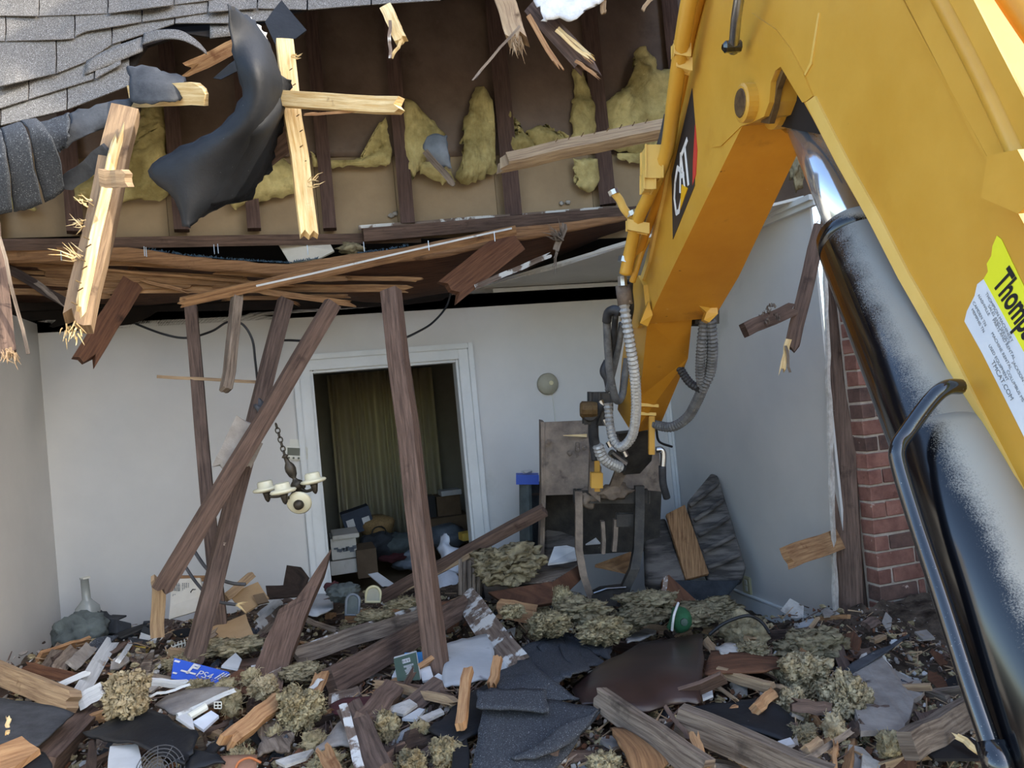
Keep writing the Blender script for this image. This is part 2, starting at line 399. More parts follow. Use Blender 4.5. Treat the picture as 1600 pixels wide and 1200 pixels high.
M['page'] = mat('paper_white', '#b3b5b6', '#cacbcb', 5, .8, specks=[('#8d8f90', 12, .68, .1)])
M['page_y'] = mat('yellow_book_spine', '#d1b04a', '#d9bb5c', 6, .7)
M['cloth_gr'] = mat('grey_green_cloth', '#454c4c', '#5b6362', 9, .95, bump=.5, bscale=30)
M['cloth_dk'] = mat('dark_cloth', '#23262a', '#363a3f', 9, .95, bump=.5, bscale=30)
M['sofa'] = mat('charcoal_striped_upholstery', '#3a3735', '#6d6762', 1, .95, bump=.4, bscale=12, stretch=(3, 3, 22), lo=.4, hi=.6, specks=[('#8a837c', 9, .68, .08)])
M['glass'] = mat('frosted_clear_glass', '#8e928e', '#9da19c', 5, .25, spec=.5)
M['cream'] = mat('cream_glazed_ceramic', '#c9c4a6', '#d6d2b8', 6, .25, spec=.5, coat=.3, specks=[('#8f8a6c', 20, .70, .08)])
M['bronze'] = mat('dark_bronze', '#332e27', '#4a443a', 20, .5, .5)
M['plastic'] = mat('off_white_plastic', '#c8c8bc', '#d0d0c5', 6, .45)
M['plastic_y'] = mat('yellowed_plastic', '#b5ad86', '#c2bb97', 6, .45)
M['screen'] = mat('lcd_screen', '#555b52', rough=.25)
M['alarm'] = mat('aged_beige_plastic', '#8d8a78', '#9c9987', 7, .5)
M['curtain'] = mat('yellow_beige_curtain', '#b3a878', '#c6bb8b', 5, .9)
M['pane'] = None
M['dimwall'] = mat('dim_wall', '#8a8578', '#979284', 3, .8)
M['bag'] = mat('white_thin_plastic_bag', '#c5ccd6', '#d8dee6', 9, .35, spec=.5)
M['bag_gr'] = mat('grey_bin_bag', '#565e66', '#6e767e', 9, .4)
M['wicker'] = mat('brown_wicker', '#76603f', '#94794f', 60, .8, bump=.4, bscale=90)
M['wire'] = mat('black_cable', '#17181a', rough=.5)
M['wire_gr'] = mat('grey_cable', '#3c3d40', '#4c4d50', 20, .55)
M['mortar'] = mat('grey_mortar', '#a3978b', '#b9aea2', 30, .95, bump=.6, bscale=70)
M['brick'] = mat('red_brick', '#704b42', '#8f6659', 11, .9, bump=.5, bscale=60, specks=[('#c9b3a4', 20, .68, .06), ('#4d302a', 8, .62, .12)], vary=.22)
M['brick_dk'] = mat('dark_burnt_brick', '#4c3b36', '#6a5148', 12, .9, bump=.5, bscale=60, specks=[('#b9a294', 18, .66, .06)], vary=.15)
M['white_edge'] = mat('white_drip_edge', '#cfd2d6', '#dfe1e3', 20, .6)
M['carpet'] = mat('blue_grey_carpet', '#3f5a70', '#57748c', 60, 1., bump=1., bscale=120)
M['maroon'] = mat('maroon_cloth', '#3d1c1f', '#4f2629', 8, .9, specks=[('#8d7a77', 30, .72, .04)])
M['orange_wire'] = mat('orange_plastic', '#9b5a31', '#b0683a', 8, .5)
M['box_tan'] = mat('tan_mesh_box', '#7d5a44', '#93705a', 8, .8)

def dust_sunlit(name, base, dust, nv, lo, hi):
    """base colour with dust and painted sunlight on the side facing nv"""
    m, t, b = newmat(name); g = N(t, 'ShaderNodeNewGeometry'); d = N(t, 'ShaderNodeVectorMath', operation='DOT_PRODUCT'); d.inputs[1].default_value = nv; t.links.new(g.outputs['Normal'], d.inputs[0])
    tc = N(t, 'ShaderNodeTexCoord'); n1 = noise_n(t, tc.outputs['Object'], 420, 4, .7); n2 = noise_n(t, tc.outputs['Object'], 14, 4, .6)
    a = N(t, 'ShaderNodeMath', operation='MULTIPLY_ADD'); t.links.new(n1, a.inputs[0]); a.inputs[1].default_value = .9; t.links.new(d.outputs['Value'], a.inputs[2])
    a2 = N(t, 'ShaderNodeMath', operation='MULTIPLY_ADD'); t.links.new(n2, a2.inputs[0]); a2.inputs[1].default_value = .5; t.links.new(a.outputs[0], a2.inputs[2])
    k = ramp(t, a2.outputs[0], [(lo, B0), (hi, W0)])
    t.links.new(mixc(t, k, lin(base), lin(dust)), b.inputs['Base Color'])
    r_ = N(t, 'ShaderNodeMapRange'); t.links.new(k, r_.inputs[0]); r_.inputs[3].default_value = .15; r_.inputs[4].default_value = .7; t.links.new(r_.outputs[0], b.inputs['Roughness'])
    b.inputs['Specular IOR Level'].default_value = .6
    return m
M['barrel'] = dust_sunlit('gloss_black_dust_sunlit_side', '#0b0c10', '#9d978b', (.72, -.35, .60), .62, 1.12)  # dust, with the barrel's sunlit right side put into its colour

M['rod'] = dust_sunlit('chrome_dust_sunlit_side', '#d2d6da', '#a39c8e', (.80, -.30, .50), .95, 1.35)  # dusty chrome, sunlight on its right side painted in with the dust
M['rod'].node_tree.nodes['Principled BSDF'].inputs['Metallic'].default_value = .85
m, t, b = newmat('curtain_cloth'); b.inputs['Base Color'].default_value = lin('#cfc8ac'); b.inputs['Roughness'].default_value = .95
tl = N(t, 'ShaderNodeBsdfTranslucent'); tl.inputs[0].default_value = lin('#d3c9a0'); mx = N(t, 'ShaderNodeMixShader'); mx.inputs[0].default_value = .35
t.links.new(b.outputs[0], mx.inputs[1]); t.links.new(tl.outputs[0], mx.inputs[2]); t.links.new(mx.outputs[0], t.nodes['Material Output'].inputs[0]); M['curtain'] = m
m, t, b = newmat('window_glass'); b.inputs['Transmission Weight'].default_value = 1; b.inputs['Roughness'].default_value = .02; b.inputs['IOR'].default_value = 1.1; M['pane'] = m
# ------------------------------------------------------------------ the house: ground, floor, walls, ceiling
X3, Y3, Z3 = V((1, 0, 0)), V((0, 1, 0)), V((0, 0, 1))
def struct(o): o['kind'] = 'structure'; return o
b = MB(); b.aabox((-14, -12, -.5), (14, 2.2, -.3)); struct(b.build('ground', M['ground']))
b = MB(); b.aabox((XL-.15, 2.2, -.3), (3.3, 9, -.02)); struct(b.build('floor', M['rubble']))
# back wall with the doorway cut out; its torn upper edge follows the broken ceiling
dl, dr, dz = .115, 1.185, 1.92
top = [onY(*q, YB) for q in ((1060, 428), (960, 436), (860, 446), (760, 458), (720, 463), (690, 470), (620, 478), (540, 482), (440, 484), (330, 486), (245, 487), (232, 496), (205, 507), (180, 510), (150, 507), (120, 507), (98, 508), (84, 512), (76, 510), (88, 500), (60, 500), (20, 506))]
for p in top[:5]: p.z = ZC
top[0] = V((XR+.1, YB, 2.44)); top[-1] = V((XL-.1, YB, top[-1].z))
ol = [V((XL-.1, YB, -.2)), V((dl, YB, -.2)), V((dl, YB, dz)), V((dr, YB, dz)), V((dr, YB, -.2)), V((XR+.1, YB, -.2))] + top
b = MB(); b.prism(ol, Y3*.12); struct(b.build('wall_back', M['wall']))
b = MB(); b.aabox((XR, 3.68, -.2), (XR+.016, YB+.1, 2.58)); struct(b.build('wall_right', M['wall']))
b = MB(); b.aabox((XL-.11, 1.9, -.2), (XL, YB+.1, 2.36)); struct(b.build('wall_left', M['wall']))
# door casing: flat board, inner bead and outer back band, on the wall and round the opening
def casing(name, a, c):
    b = MB(); b.aabox(a, c, .004); return struct(b.build(name, M['trimw']))
for k, (x0, x1, t) in enumerate(((dl-.075, dl, .018), (dl-.115, dl-.075, .03))):
    casing('trim_%d' % (1+k), (x0, YB-t, -.1), (x1, YB, dz+(.075, .115)[k]))
for k, (x0, x1, t) in enumerate(((dr, dr+.075, .018), (dr+.075, dr+.115, .03))):
    casing('trim_%d' % (3+k), (x0, YB-t, -.1), (x1, YB, dz+(.075, .115)[k]))
casing('trim_5', (dl, YB-.018, dz), (dr, YB, dz+.075)); casing('trim_6', (dl-.075, YB-.03, dz+.075), (dr+.075, YB, dz+.115))
casing('trim_7', (dl-.0, YB, -.1), (dl+.02, YB+.13, dz)); casing('trim_8', (dr-.02, YB, -.1), (dr, YB+.13, dz)); casing('trim_9', (dl+.02, YB, dz-.02), (dr-.02, YB+.13, dz))
# baseboard, crown and corner bead of the right wall
b = MB(); b.aabox((XR-.016, 3.72, -.05), (XR, YB, .085), .004); b.aabox((XR-.022, 3.72, .085), (XR, YB, .10), .003); struct(b.build('baseboard_right', M['trimw']))
b = MB(); b.aabox((XR-.035, 3.6, 2.50), (XR, YB, 2.53)); b.aabox((XR-.06, 3.6, 2.53), (XR, YB, 2.56)); struct(b.build('trim_10', M['trimw']))
b = MB(); b.tube([(XR-.012, YB-.012, .1), (XR-.012, YB-.012, 2.44)], .014, 8); b.aabox((XR-.05, YB-.012, .1), (XR-.02, YB, 2.44)); struct(b.build('trim_11', M['trimw']))
b = MB(); b.aabox((1.5, YB-.02, 2.40), (XR, YB, 2.43)); struct(b.build('trim_12', M['trimw']))
# what is left of the ceiling: gypsum board hanging from the right wall, its broken front edge white
ced = [onZ(*q, ZC) for q in ((695, 466), (742, 450), (800, 437), (860, 422), (930, 400), (985, 382), (1010, 372))]
ced2 = ced + [V((XR, 3.72, ZC+.13)), V((XR, YB, ZC)), V((ced[0].x, YB, ZC))]
b = MB(); b.prism(rag_outline(ced, .12, .006, 3)[:-3] + [V(p) for p in ced2[6:]], V((0, 0, .016)))
cl = struct(b.build('ceiling', M['ceil']))
tag(mk('broken_edge', [p+V((0, -.004, k)) for p in ced for k in (-.001, .018)], [(2*i, 2*i+1, 2*i+3, 2*i+2) for i in range(6)], M['core'], cl))
# upper storey: floor deck over the room, its wall with studs, boards and paper
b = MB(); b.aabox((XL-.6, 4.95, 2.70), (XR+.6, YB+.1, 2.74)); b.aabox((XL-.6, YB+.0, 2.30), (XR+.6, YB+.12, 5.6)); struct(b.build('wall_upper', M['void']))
b = MB(); b.aabox((XL-.6, YB-.05, 2.44), (XR+.6, YB, 2.70)); struct(b.build('trim_13', M['void']))  # backing strip, the dark of the floor cavity put into its colour
YA = 4.9
at = empty('wall_attic', (1, YA, 2.7), None, None); struct(at)
def wbox(name, mt, u0, v0, u1, v1, t0, t1, parent, nm=None):
    pass
def ap(u, v, dy=0.): p = onY(u, v, YA); return p + V((0, dy, 0))
# paper-faced upper field and tan boards under it
pp = [ap(-60, 250, .03), ap(300, 250, .03), ap(620, 255, .03), ap(790, 245, .03), ap(1120, 235, .03), ap(1160, -160, .03), ap(600, -160, .03), ap(-140, -160, .03)]
rows = []
for k in range(7):
    r = []
    for j in range(14):
        p = pp[7].lerp(pp[5], j/13).lerp(pp[0].lerp(pp[4], j/13), k/6); p.y = YA+.03+.035*noise.noise(V((j*1.7, k*1.3, 2))) + .012*math.sin(j*2.4); r.append(p)
    rows.append(r)
o = grid('paper_facing', rows, M['attic'], .006, 4, at, jitter=.016)
tb = ((-70, 120), (120, 262), (262, 500), (500, 625), (625, 783), (783, 935), (935, 1090))
for (u0, u1) in tb:
    s = MB(); a, c = ap(u0+1, 240, .055), ap(u1-1, 352, .055)
    q = [ap(u0+1, 235, .045), ap(u1-1, 235, .045), ap(u1-1, 352, .045), ap(u0+1, 366, .045)]
    q[0].x = q[3].x; q[1].x = q[2].x; q[3].z = q[2].z = min(q[2].z, q[3].z)-.02
    s.prism(q, Y3*.012); s.build('board', M['tan_board'], at)
for (a, c, wp) in (((614, 40), (632, 352), 22), ((786, 60), (791, 340), 26), ((930, 40), (940, 322), 25), ((500, 60), (504, 360), 20), ((262, 100), (285, 362), 22), ((110, 150), (112, 365), 24), ((1062, 100), (1068, 318), 24), ((-20, 150), (-15, 370), 22), ((380, 100), (392, 360), 20)):
    p0, p1 = ap(*a, -.02), ap(*c, -.02); p0.x = p1.x = (p0.x+p1.x)/2; p0.z += .9; 
    o = board('stud', p0, p1, wp, .085, M['stud'], parent=at)
o = board('sole_plate', ap(-60, 385, -.02), ap(655, 372, -.02), 17, .09, M['wood_brown'], parent=at)
o = board('sole_plate', ap(565, 372, -.09), ap(1090, 326, -.06), 19, .09, M['wood_brown'], parent=at)
o = board('painted_strip', ap(560, 358, -.03), ap(960, 326, -.03), 7, .04, M['wood_paint'], parent=at)
# sides and top of the upper storey, dark
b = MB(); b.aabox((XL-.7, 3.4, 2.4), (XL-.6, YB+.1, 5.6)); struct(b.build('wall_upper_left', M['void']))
b = MB(); b.aabox((XR+.2, 3.9, 2.6), (XR+.3, YB+.1, 5.6)); struct(b.build('wall_upper_right', M['attic']))
# corner post: two studs side by side and the end of the gypsum board
cp = empty('corner_post', onY(1330, 1010, 3.78), 'upright brown double-stud post between white wall and red brick', 'post')
def yp(u, v, Y=3.70): return onY(u, v, Y)
o = board('stud', yp(1303, 330, 3.74), yp(1331, 1030, 3.665), 38, .05, M['wood_brown'], parent=cp, rot=8)
o = board('stud', yp(1326, 330, 3.72), yp(1350, 1030, 3.72), 22, .05, M['wood_dark'], parent=cp, rot=-6)
b = MB(); b.prism(rag_outline([yp(1289, 420, 3.665), yp(1293, 420, 3.665), yp(1312, 990, 3.665), yp(1306, 990, 3.63)], .08, .004, 5), Y3*.02); tag(b.build('gypsum_edge', M['core'], cp))
b = MB(); b.tube([yp(1346, 560, 3.68), yp(1351, 700, 3.68), yp(1357, 860, 3.68), yp(1361, 1000, 3.68)], [.008, .009, .011, .01], 6); tag(b.build('white_caulk', M['white_edge'], cp))
# ---- brickwork: every brick its own mesh, mortar behind
YF = 3.55
xl_b, xr_b = onY(1372, 900, YF).x, onY(1457, 1000, YF).x
wb = empty('wall_brick', (xl_b, YF, -.2), None, None); struct(wb)
CH, BL, MJ = .0915, .262, .013
b = MB(); b.aabox((xl_b+.012, YF+.012, -.3), (xr_b+.25, YF+.12, 2.9)); b.aabox((xr_b+.012, -.3, -.3), (xr_b+.25, YF+.0, 3.2)); tag(b.build('mortar', M['mortar'], wb))
proto = {}
def brick_mesh(L, D, k):
    key = (round(L, 3), round(D, 3), k)
    if key in proto: return proto[key]
    rr = random.Random(k*7+int(L*1000)); bm = bmesh.new(); bmesh.ops.create_cube(bm, size=1)
    for q in bm.verts: q.co = V((q.co.x*L, q.co.y*D, q.co.z*(CH-MJ)))+V((rr.uniform(-.003, .003), rr.uniform(-.003, .003), rr.uniform(-.003, .003)))
    bmesh.ops.bevel(bm, geom=bm.edges[:], offset=.004, segments=1, affect='EDGES')
    me = bpy.data.meshes.new('brick'); bm.to_mesh(me); bm.free(); proto[key] = me
    return me
def brick(x, y, z, L, D):
    k = R.randrange(3); me = brick_mesh(L, D, k)
    dk = R.random() < .3
    me2 = proto.setdefault((me.name, dk), None)
    if me2 is None:
        me2 = me.copy(); me2.materials.append(M['brick_dk' if dk else 'brick']); proto[(me.name, dk)] = me2
    o = bpy.data.objects.new('brick', me2); link(o, wb, V((x, y+R.uniform(-.003, .003), z)))
for r in range(33):
    z = -.22 + r*CH; x = xl_b + (BL/2 if r % 2 else 0) ; first = True
    if r % 2: brick(xl_b+BL*.19, YF+.05, z, BL*.38-MJ, .1); x = xl_b+BL*.38
    while x < xr_b-.02:
        L = min(BL, xr_b-x)
        if L > .035: brick(x+L/2, YF+.05, z, L-MJ, .1)
        x += BL
    y = YF - (.06 if r % 2 else .0)
    if r % 2: brick(xr_b+.06, YF-.03, z, .1, .06-MJ)
    n = 0
    while y > 1.9 and n < 7:
        brick(xr_b+.05, y-BL/2, z, .1, BL-MJ); y -= BL; n += 1
# unseen house wall right of the machine, heights shaped for the shade it casts
b = MB(); b.aabox((xr_b+.25, .95, -.3), (xr_b+.45, 3.9, 6.6)); b.aabox((xr_b+.25, -.25, -.3), (xr_b+.45, .95, 4.55)); struct(b.build('wall_unseen_shade', M['brick']))
# ---- the room beyond the doorway
bx = (-1.2, 2.6, 8.6); wx0, wx1 = onY(545, 650, 8.6).x, onY(645, 650, 8.6).x
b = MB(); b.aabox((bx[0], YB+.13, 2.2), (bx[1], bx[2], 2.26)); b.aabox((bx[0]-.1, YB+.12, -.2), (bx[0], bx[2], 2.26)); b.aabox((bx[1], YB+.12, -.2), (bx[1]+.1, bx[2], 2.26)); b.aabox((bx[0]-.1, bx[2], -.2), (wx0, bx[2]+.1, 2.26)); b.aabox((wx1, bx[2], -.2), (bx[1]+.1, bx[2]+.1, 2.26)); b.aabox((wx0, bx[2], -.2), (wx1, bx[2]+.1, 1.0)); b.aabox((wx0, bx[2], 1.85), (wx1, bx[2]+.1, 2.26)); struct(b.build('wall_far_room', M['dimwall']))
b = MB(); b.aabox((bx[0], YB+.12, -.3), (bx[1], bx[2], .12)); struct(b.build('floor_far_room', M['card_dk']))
b = MB(); b.aabox((wx0, bx[2]+.05, 1.0), (wx1, bx[2]+.056, 1.85)); struct(b.build('window_1', M['pane']))
# curtain with pleats
Yc = 8.2; a, c = onY(512, 600, Yc), onY(676, 590, Yc); vs_, fs = [], []; n = 110; zz = [.15, .7, 1.3, 1.9, 2.02]
for i in range(n+1):
    x = a.x+(c.x-a.x)*i/n
    for k, z in enumerate(zz):
        vs_.append(V((x, Yc+.045*math.sin(i*.72+math.sin(i*.21)*1.5)*(1-.25*k/4), z)))
for i in range(n):
    for k in range(4): fs.append((i*5+k, i*5+k+1, i*5+k+6, i*5+k+5))
o = solid(mk('curtain', vs_, fs, M['curtain'], smooth=True), .004); tag(o, 'yellowish pleated floor-length curtain in the dark room beyond the doorway', 'curtain')
# ------------------------------------------------------------------ the excavator
A_ = .90; KX = 100.0
def bf(u, v, off=0.):
    """point on the boom's left face plane (machine heading a little left of the camera axis)"""
    n = (R0*FPX - F0*(-KX)).normalized() if 0 else (R0 + F0*(KX/FPX)).normalized()
    r = ray(u, v); q = CAM + r*(A_/r.dot(n)); return q + n*off
NB = (R0 + F0*(KX/FPX)).normalized()            # out of the boom to its right
ex = empty('excavator', (1.5, .5, .0), 'large yellow excavator arm reaching in over the rubble with black hydraulic cylinder', 'excavator')
out = [(1100, -60), (1082, 20), (1072, 90), (1060, 150), (1048, 230), (1036, 300), (1024, 360), (1012, 410), (1002, 440), (994, 462), (990, 480), (996, 498), (1010, 506),
       (1040, 442), (1080, 360), (1120, 278), (1160, 197), (1176, 192), (1196, 182), (1204, 160), (1207, 128), (1214, 110), (1222, 104), (1243, 139), (1256, 160), (1271, 187), (1307, 257), (1358, 347), (1403, 435), (1452, 520), (1512, 640), (1600, 808), (1720, 1020), (1860, 1280), (2150, 1280), (1800, 690), (1640, 420), (1570, 292), (1500, 160), (1414, 0), (1380, -66), (1300, -200), (1200, -200)]
lf = [bf(*q) for q in out]
def wid(p):
    d = dep(p); return .185+(.125*min(1, max(0, (d-1.95)/1.2)) if d > 1.95 else .12*min(1, (1.95-d)/.6))
b = MB(); b.prism(lf, [NB*wid(p) for p in lf]); boom = b.build('boom', M['yellow'], ex)
me = boom.data; me.materials.append(M['yellow_or'])
i0, i1 = 12, 17
for p in me.polygons:
    vi = [k % len(lf) for k in p.vertices]
    if len(p.vertices) == 4 and all(i0 <= k <= i1 for k in vi): p.material_index = 1
def onface(name, px, t, mt, parent=boom, lift=0.):
    o = [bf(*q, -lift) for q in px]; b = MB(); b.prism(o, -NB*t); return b.build(name, mt, parent)
# plates and weld lines on the side of the boom
onface('doubler_plate', [(1176, 20), (1190, 30), (1214, 46), (1236, 75), (1256, 112), (1272, 150), (1262, 158), (1256, 160), (1243, 139), (1222, 104), (1214, 110), (1207, 128), (1204, 160), (1196, 182), (1176, 192), (1160, 197), (1128, 228), (1114, 230), (1130, 180), (1150, 110)], .004, M['yellow'])
onface('flange', [(1276, 150), (1290, 178), (1326, 248), (1377, 338), (1422, 426), (1472, 512), (1532, 632), (1622, 804), (1750, 1015), (1890, 1275), (1864, 1280), (1724, 1020), (1604, 808), (1516, 640), (1456, 520), (1407, 435), (1362, 347), (1311, 257), (1275, 187), (1262, 160)], .005, M['yellow_lt'])
onface('weld_seam', [(1412, 0), (1416, -2), (1490, 142), (1571, 290), (1640, 415), (1800, 686), (1796, 690), (1636, 419), (1567, 293), (1486, 146)], .004, M['yellow'])
onface('weld_seam', [(1280, 20), (1282, 20), (1270, 100), (1260, 118), (1258, 116), (1267, 98)], .003, M['yellow_lt'])
onface('flange', [(1100, -60), (1104, -60), (1087, 20), (1077, 90), (1065, 150), (1053, 230), (1041, 300), (1028, 360), (1017, 410), (1007, 440), (1002, 440), (1012, 410), (1024, 360), (1036, 300), (1048, 230), (1060, 150), (1072, 90), (1082, 20)], .012, M['yellow_lt'])
onface('end_plate', [(985, 460), (1004, 430), (1012, 445), (1016, 480), (1010, 500), (1003, 512), (985, 512), (975, 500)], .020, M['yellow'])
# decal: black field, red edge, lettering, yellow triangle
onface('decal', [(1082, 138), (1087, 200), (1086, 290), (1052, 374), (1050, 274)], .0015, M['decal_k'], lift=.0005)
onface('decal', [(1087, 195), (1090, 235), (1088, 272), (1083, 290), (1084, 250)], .0022, M['decal_r'], lift=.0005)
o0, oy = bf(1060, 341, -.0026), bf(1053, 278, -.0026)
yd = (bf(1068, 200) - bf(1058, 335))
for s, q, st in (('C', (1058, 337), 86), ('A', (1068, 300), 70), ('T', (1078, 288), 72)):
    pass
def letter(strokes, t):
    b = MB()
    for st in strokes:
        pts = [bf(u, v, -.003) for u, v in st]
        for p, q in zip(pts[:-1], pts[1:]):
            d = (q-p); s_ = d.cross(NB).normalized()*t; e = d.normalized()*t*.4
            b.prism([p-s_-e, p+s_-e, q+s_+e, q-s_+e], -NB*.0008)
    tag(b.build('lettering', M['decal_w'], boom))
letter([[(1066, 268), (1060, 262), (1056, 285), (1055, 310), (1058, 333), (1062, 330), (1066, 312)]], .009)
letter([[(1064, 300), (1065, 240), (1071, 292)], [(1065, 276), (1070, 272)]], .008)
letter([[(1067, 240), (1075, 218)], [(1071, 228), (1077, 288)]], .009)
onface('decal', [(1067, 288), (1076, 294), (1064, 328)], .0042, M['decal_y'], lift=.0005)
# sticker on the near limb
def stick(px, mt, t, lift=.0005): return onface('sticker', px, t, mt, lift=lift)
stick([(1559, 368), (1566, 374), (1590, 425), (1640, 525), (1700, 640), (1660, 640), (1600, 548), (1538, 436), (1545, 424), (1543, 412), (1550, 400), (1552, 384)], M['sticker_y'], .0010)
stick([(1538, 436), (1600, 548), (1660, 640), (1700, 740), (1620, 720), (1590, 660), (1536, 552), (1508, 502), (1512, 486), (1524, 462), (1528, 444)], M['sticker_w'], .0010)
xd = bf(1640, 600)-bf(1560, 455); yd = bf(1566, 408)-bf(1556, 432)
n_ = (-NB); yd = yd - xd*(yd.dot(xd)/xd.dot(xd))
tm = text_mesh('lettering', 'Thompson', bf(1553, 443, -.0022), xd, yd, .066, M['ink'], boom, sx=.52, bold=.0018)
for k, (q, L, sz) in enumerate((((1541, 459), 'THOMPSON MACHINERY', .0095), ((1545, 478), 'SALES AND SERVICE', .0095), ((1552, 500), 'PARTS AND RENTAL', .0095), ((1550, 521), 'MACHINE RENTAL', .0095), ((1546, 540), 'USED EQUIPMENT', .0095), ((1529, 462), 'NASHVILLE', .0095), ((1521, 473), 'CAMDEN TN', .0095), ((1519, 484), 'MEMPHIS TN', .0095), ((1550, 566), 'TMCAT.COM', .014), ((1583, 566), 'JACKSON TN', .0095), ((1574, 580), 'COLUMBUS MS', .0095))):
    text_mesh('lettering', L if k in (8,) else L, bf(*q, -.0022), xd, yd, sz*.9, M['ink_gr'], boom)
# rails and pipes along the top of the near limb
def bpipe(name, px, r, mt, off, parent=ex, n=10, sub=5):
    pts = spline([bf(u, v, o_) for (u, v), o_ in zip(px, off if isinstance(off, list) else [off]*len(px))], sub)
    b = MB(); b.tube(pts, r, n); return b.build(name, mt, parent, True)
bpipe('top_rail', [(1440, -60), (1478, 10), (1530, 110), (1580, 215), (1606, 275)], .016, M['yellow'], .0)
bpipe('hydraulic_pipe', [(1480, -60), (1530, 20), (1590, 110), (1690, 260), (1800, 420)], .020, M['yellow_or'], .07)
bpipe('hydraulic_pipe', [(1520, -60), (1560, 0), (1620, 90), (1720, 230), (1800, 330)], .022, M['yellow_lt'], .11)
bpipe('hydraulic_pipe', [(1560, -60), (1590, -10), (1640, 60), (1740, 200), (1800, 280)], .022, M['yellow_or'], .16)
onface('rail_plate', [(1400, -30), (1510, -30), (1566, 80), (1626, 195), (1640, 280), (1600, 300), (1572, 291), (1490, 142), (1414, 0)], .004, M['yellow'])
onface('step_block', [(1590, 240), (1640, 230), (1680, 300), (1640, 330), (1580, 305)], .05, M['yellow'])
# top-left pipes following the far limb, clamps and fittings
def hosed(name, px, r, mt, parent=ex, sub=6, n=9):
    b = MB(); b.tube(spline([P(*q) for q in px], sub), r, n); return b.build(name, mt, parent, True)
def dd(u, v): return dep(bf(u, v))
def ribbed(name, px, r, mt, pitch=.016, depth=.14, parent=ex):
    pts = spline([P(*q) for q in px], 30); L = [0]
    for a, c in zip(pts[:-1], pts[1:]): L.append(L[-1]+(c-a).length)
    m_ = max(4, int(L[-1]/pitch*2)); q = []; rr = []; j = 0
    for k in range(m_+1):
        s = L[-1]*k/m_
        while j < len(L)-2 and L[j+1] < s: j += 1
        q.append(pts[j].lerp(pts[j+1], (s-L[j])/max(1e-6, L[j+1]-L[j]))); rr.append(r*(1+depth if k % 2 else 1-depth))
    b = MB(); b.tube(q, rr, 9); return b.build(name, mt, parent)
hosed('hydraulic_pipe', [(1080, -20, 2.3), (1068, 50, 2.4), (1055, 140, 2.56), (1044, 225, 2.75), (1030, 270, 2.85), (1012, 310, 2.95), (996, 345, 3.05), (985, 390, 3.15), (977, 428, 3.2)], .026, M['yellow'])
hosed('hydraulic_pipe', [(1098, -20, 2.35), (1078, 60, 2.5), (1066, 140, 2.64), (1052, 225, 2.83), (1036, 290, 2.95), (1016, 345, 3.1), (1000, 390, 3.2), (991, 420, 3.25)], .018, M['yellow_or'])
hosed('hydraulic_pipe', [(958, 300, 3.0), (968, 312, 3.02), (976, 328, 3.04), (990, 338, 3.06), (1008, 315, 3.0), (1024, 296, 2.95)], .016, M['yellow_lt'])
hosed('hydraulic_pipe', [(1013, 372, 3.2), (1003, 392, 3.2), (994, 420, 3.22), (988, 440, 3.25)], .014, M['yellow'])
b = MB(); b.tube([P(957, 297, 3.0), P(960, 304, 3.0)], .021, 8); b.tube([P(985, 330, 3.05), P(988, 337, 3.05)], .022, 8); b.tube([P(976, 402, 3.18), P(974, 410, 3.18)], .026, 8); b.build('pipe_fitting', M['steel'], ex)
b = MB()
for (u0, v0, u1, v1, d) in ((980, 352, 1012, 358, 3.05), (1052, 78, 1076, 82, 2.45), (1056, 98, 1078, 104, 2.48)):
    p, q = P(u0, v0, d), P(u1, v1, d); e = (q-p)/2; b = MB(); b.box((p+q)/2, e, UP*.018, FW*.02, .003); b.build('pipe_clamp', M['yellow_lt'], ex)
b = MB(); p = P(1018, 258, 2.85); b.box(p, RT*.028, UP*.055, FW*.05, .006); b.box(P(1012, 285, 2.85), RT*.018, UP*.03, FW*.04, .005); b.build('bracket', M['yellow_lt'], ex)
hosed('hydraulic_hose', [(1046, 180, 2.75), (1038, 215, 2.8), (1030, 240, 2.85)], .02, M['hose'])
hosed('grab_rail', [(1146, 80, 2.1), (1150, 30, 2.0), (1158, -20, 1.93)], .014, M['steel'])
b = MB(); b.lathe(P(1140, 73, 2.08), -NB, [(.016, -.03), (.016, .012), (.008, .02)], 8); b.build('bolt', M['black_gloss'], ex)
# cylinder pin boss under the bend
pin = bf(1176, 160, .02)
b = MB(); b.lathe(pin-NB*.055, NB, [(.044, 0), (.052, .004), (.052, .085), (.075, .09), (.075, .14)], 24); o = b.build('pin_boss', M['yellow'], ex)
b = MB(); b.lathe(pin-NB*.058, NB, [(.036, 0), (.040, .004)], 20); b.build('pin', M['rust'], ex)
b = MB(); b.lathe(bf(1166, 152, -.006), (-NB+(-F0)*1.2).normalized(), [(.014, -.02), (.014, .006), (.010, .012)], 6); b.build('bolt', M['steel'], ex)
b = MB(); q = [bf(u, v, .01) for u, v in ((1183, 192), (1192, 160), (1200, 128), (1210, 108), (1222, 104), (1216, 118), (1208, 140), (1203, 170), (1196, 194))]; b.prism(q, NB*.015); b.build('lug', M['rust'], ex)
b = MB(); b.prism([bf(u, v, .07) for u, v in ((1180, 200), (1200, 120), (1215, 98), (1235, 105), (1275, 185), (1290, 230), (1250, 215))], NB*.01); b.build('pocket_shade_plate', M['void'], ex)  # near-black plate that paints the shade inside the pin pocket
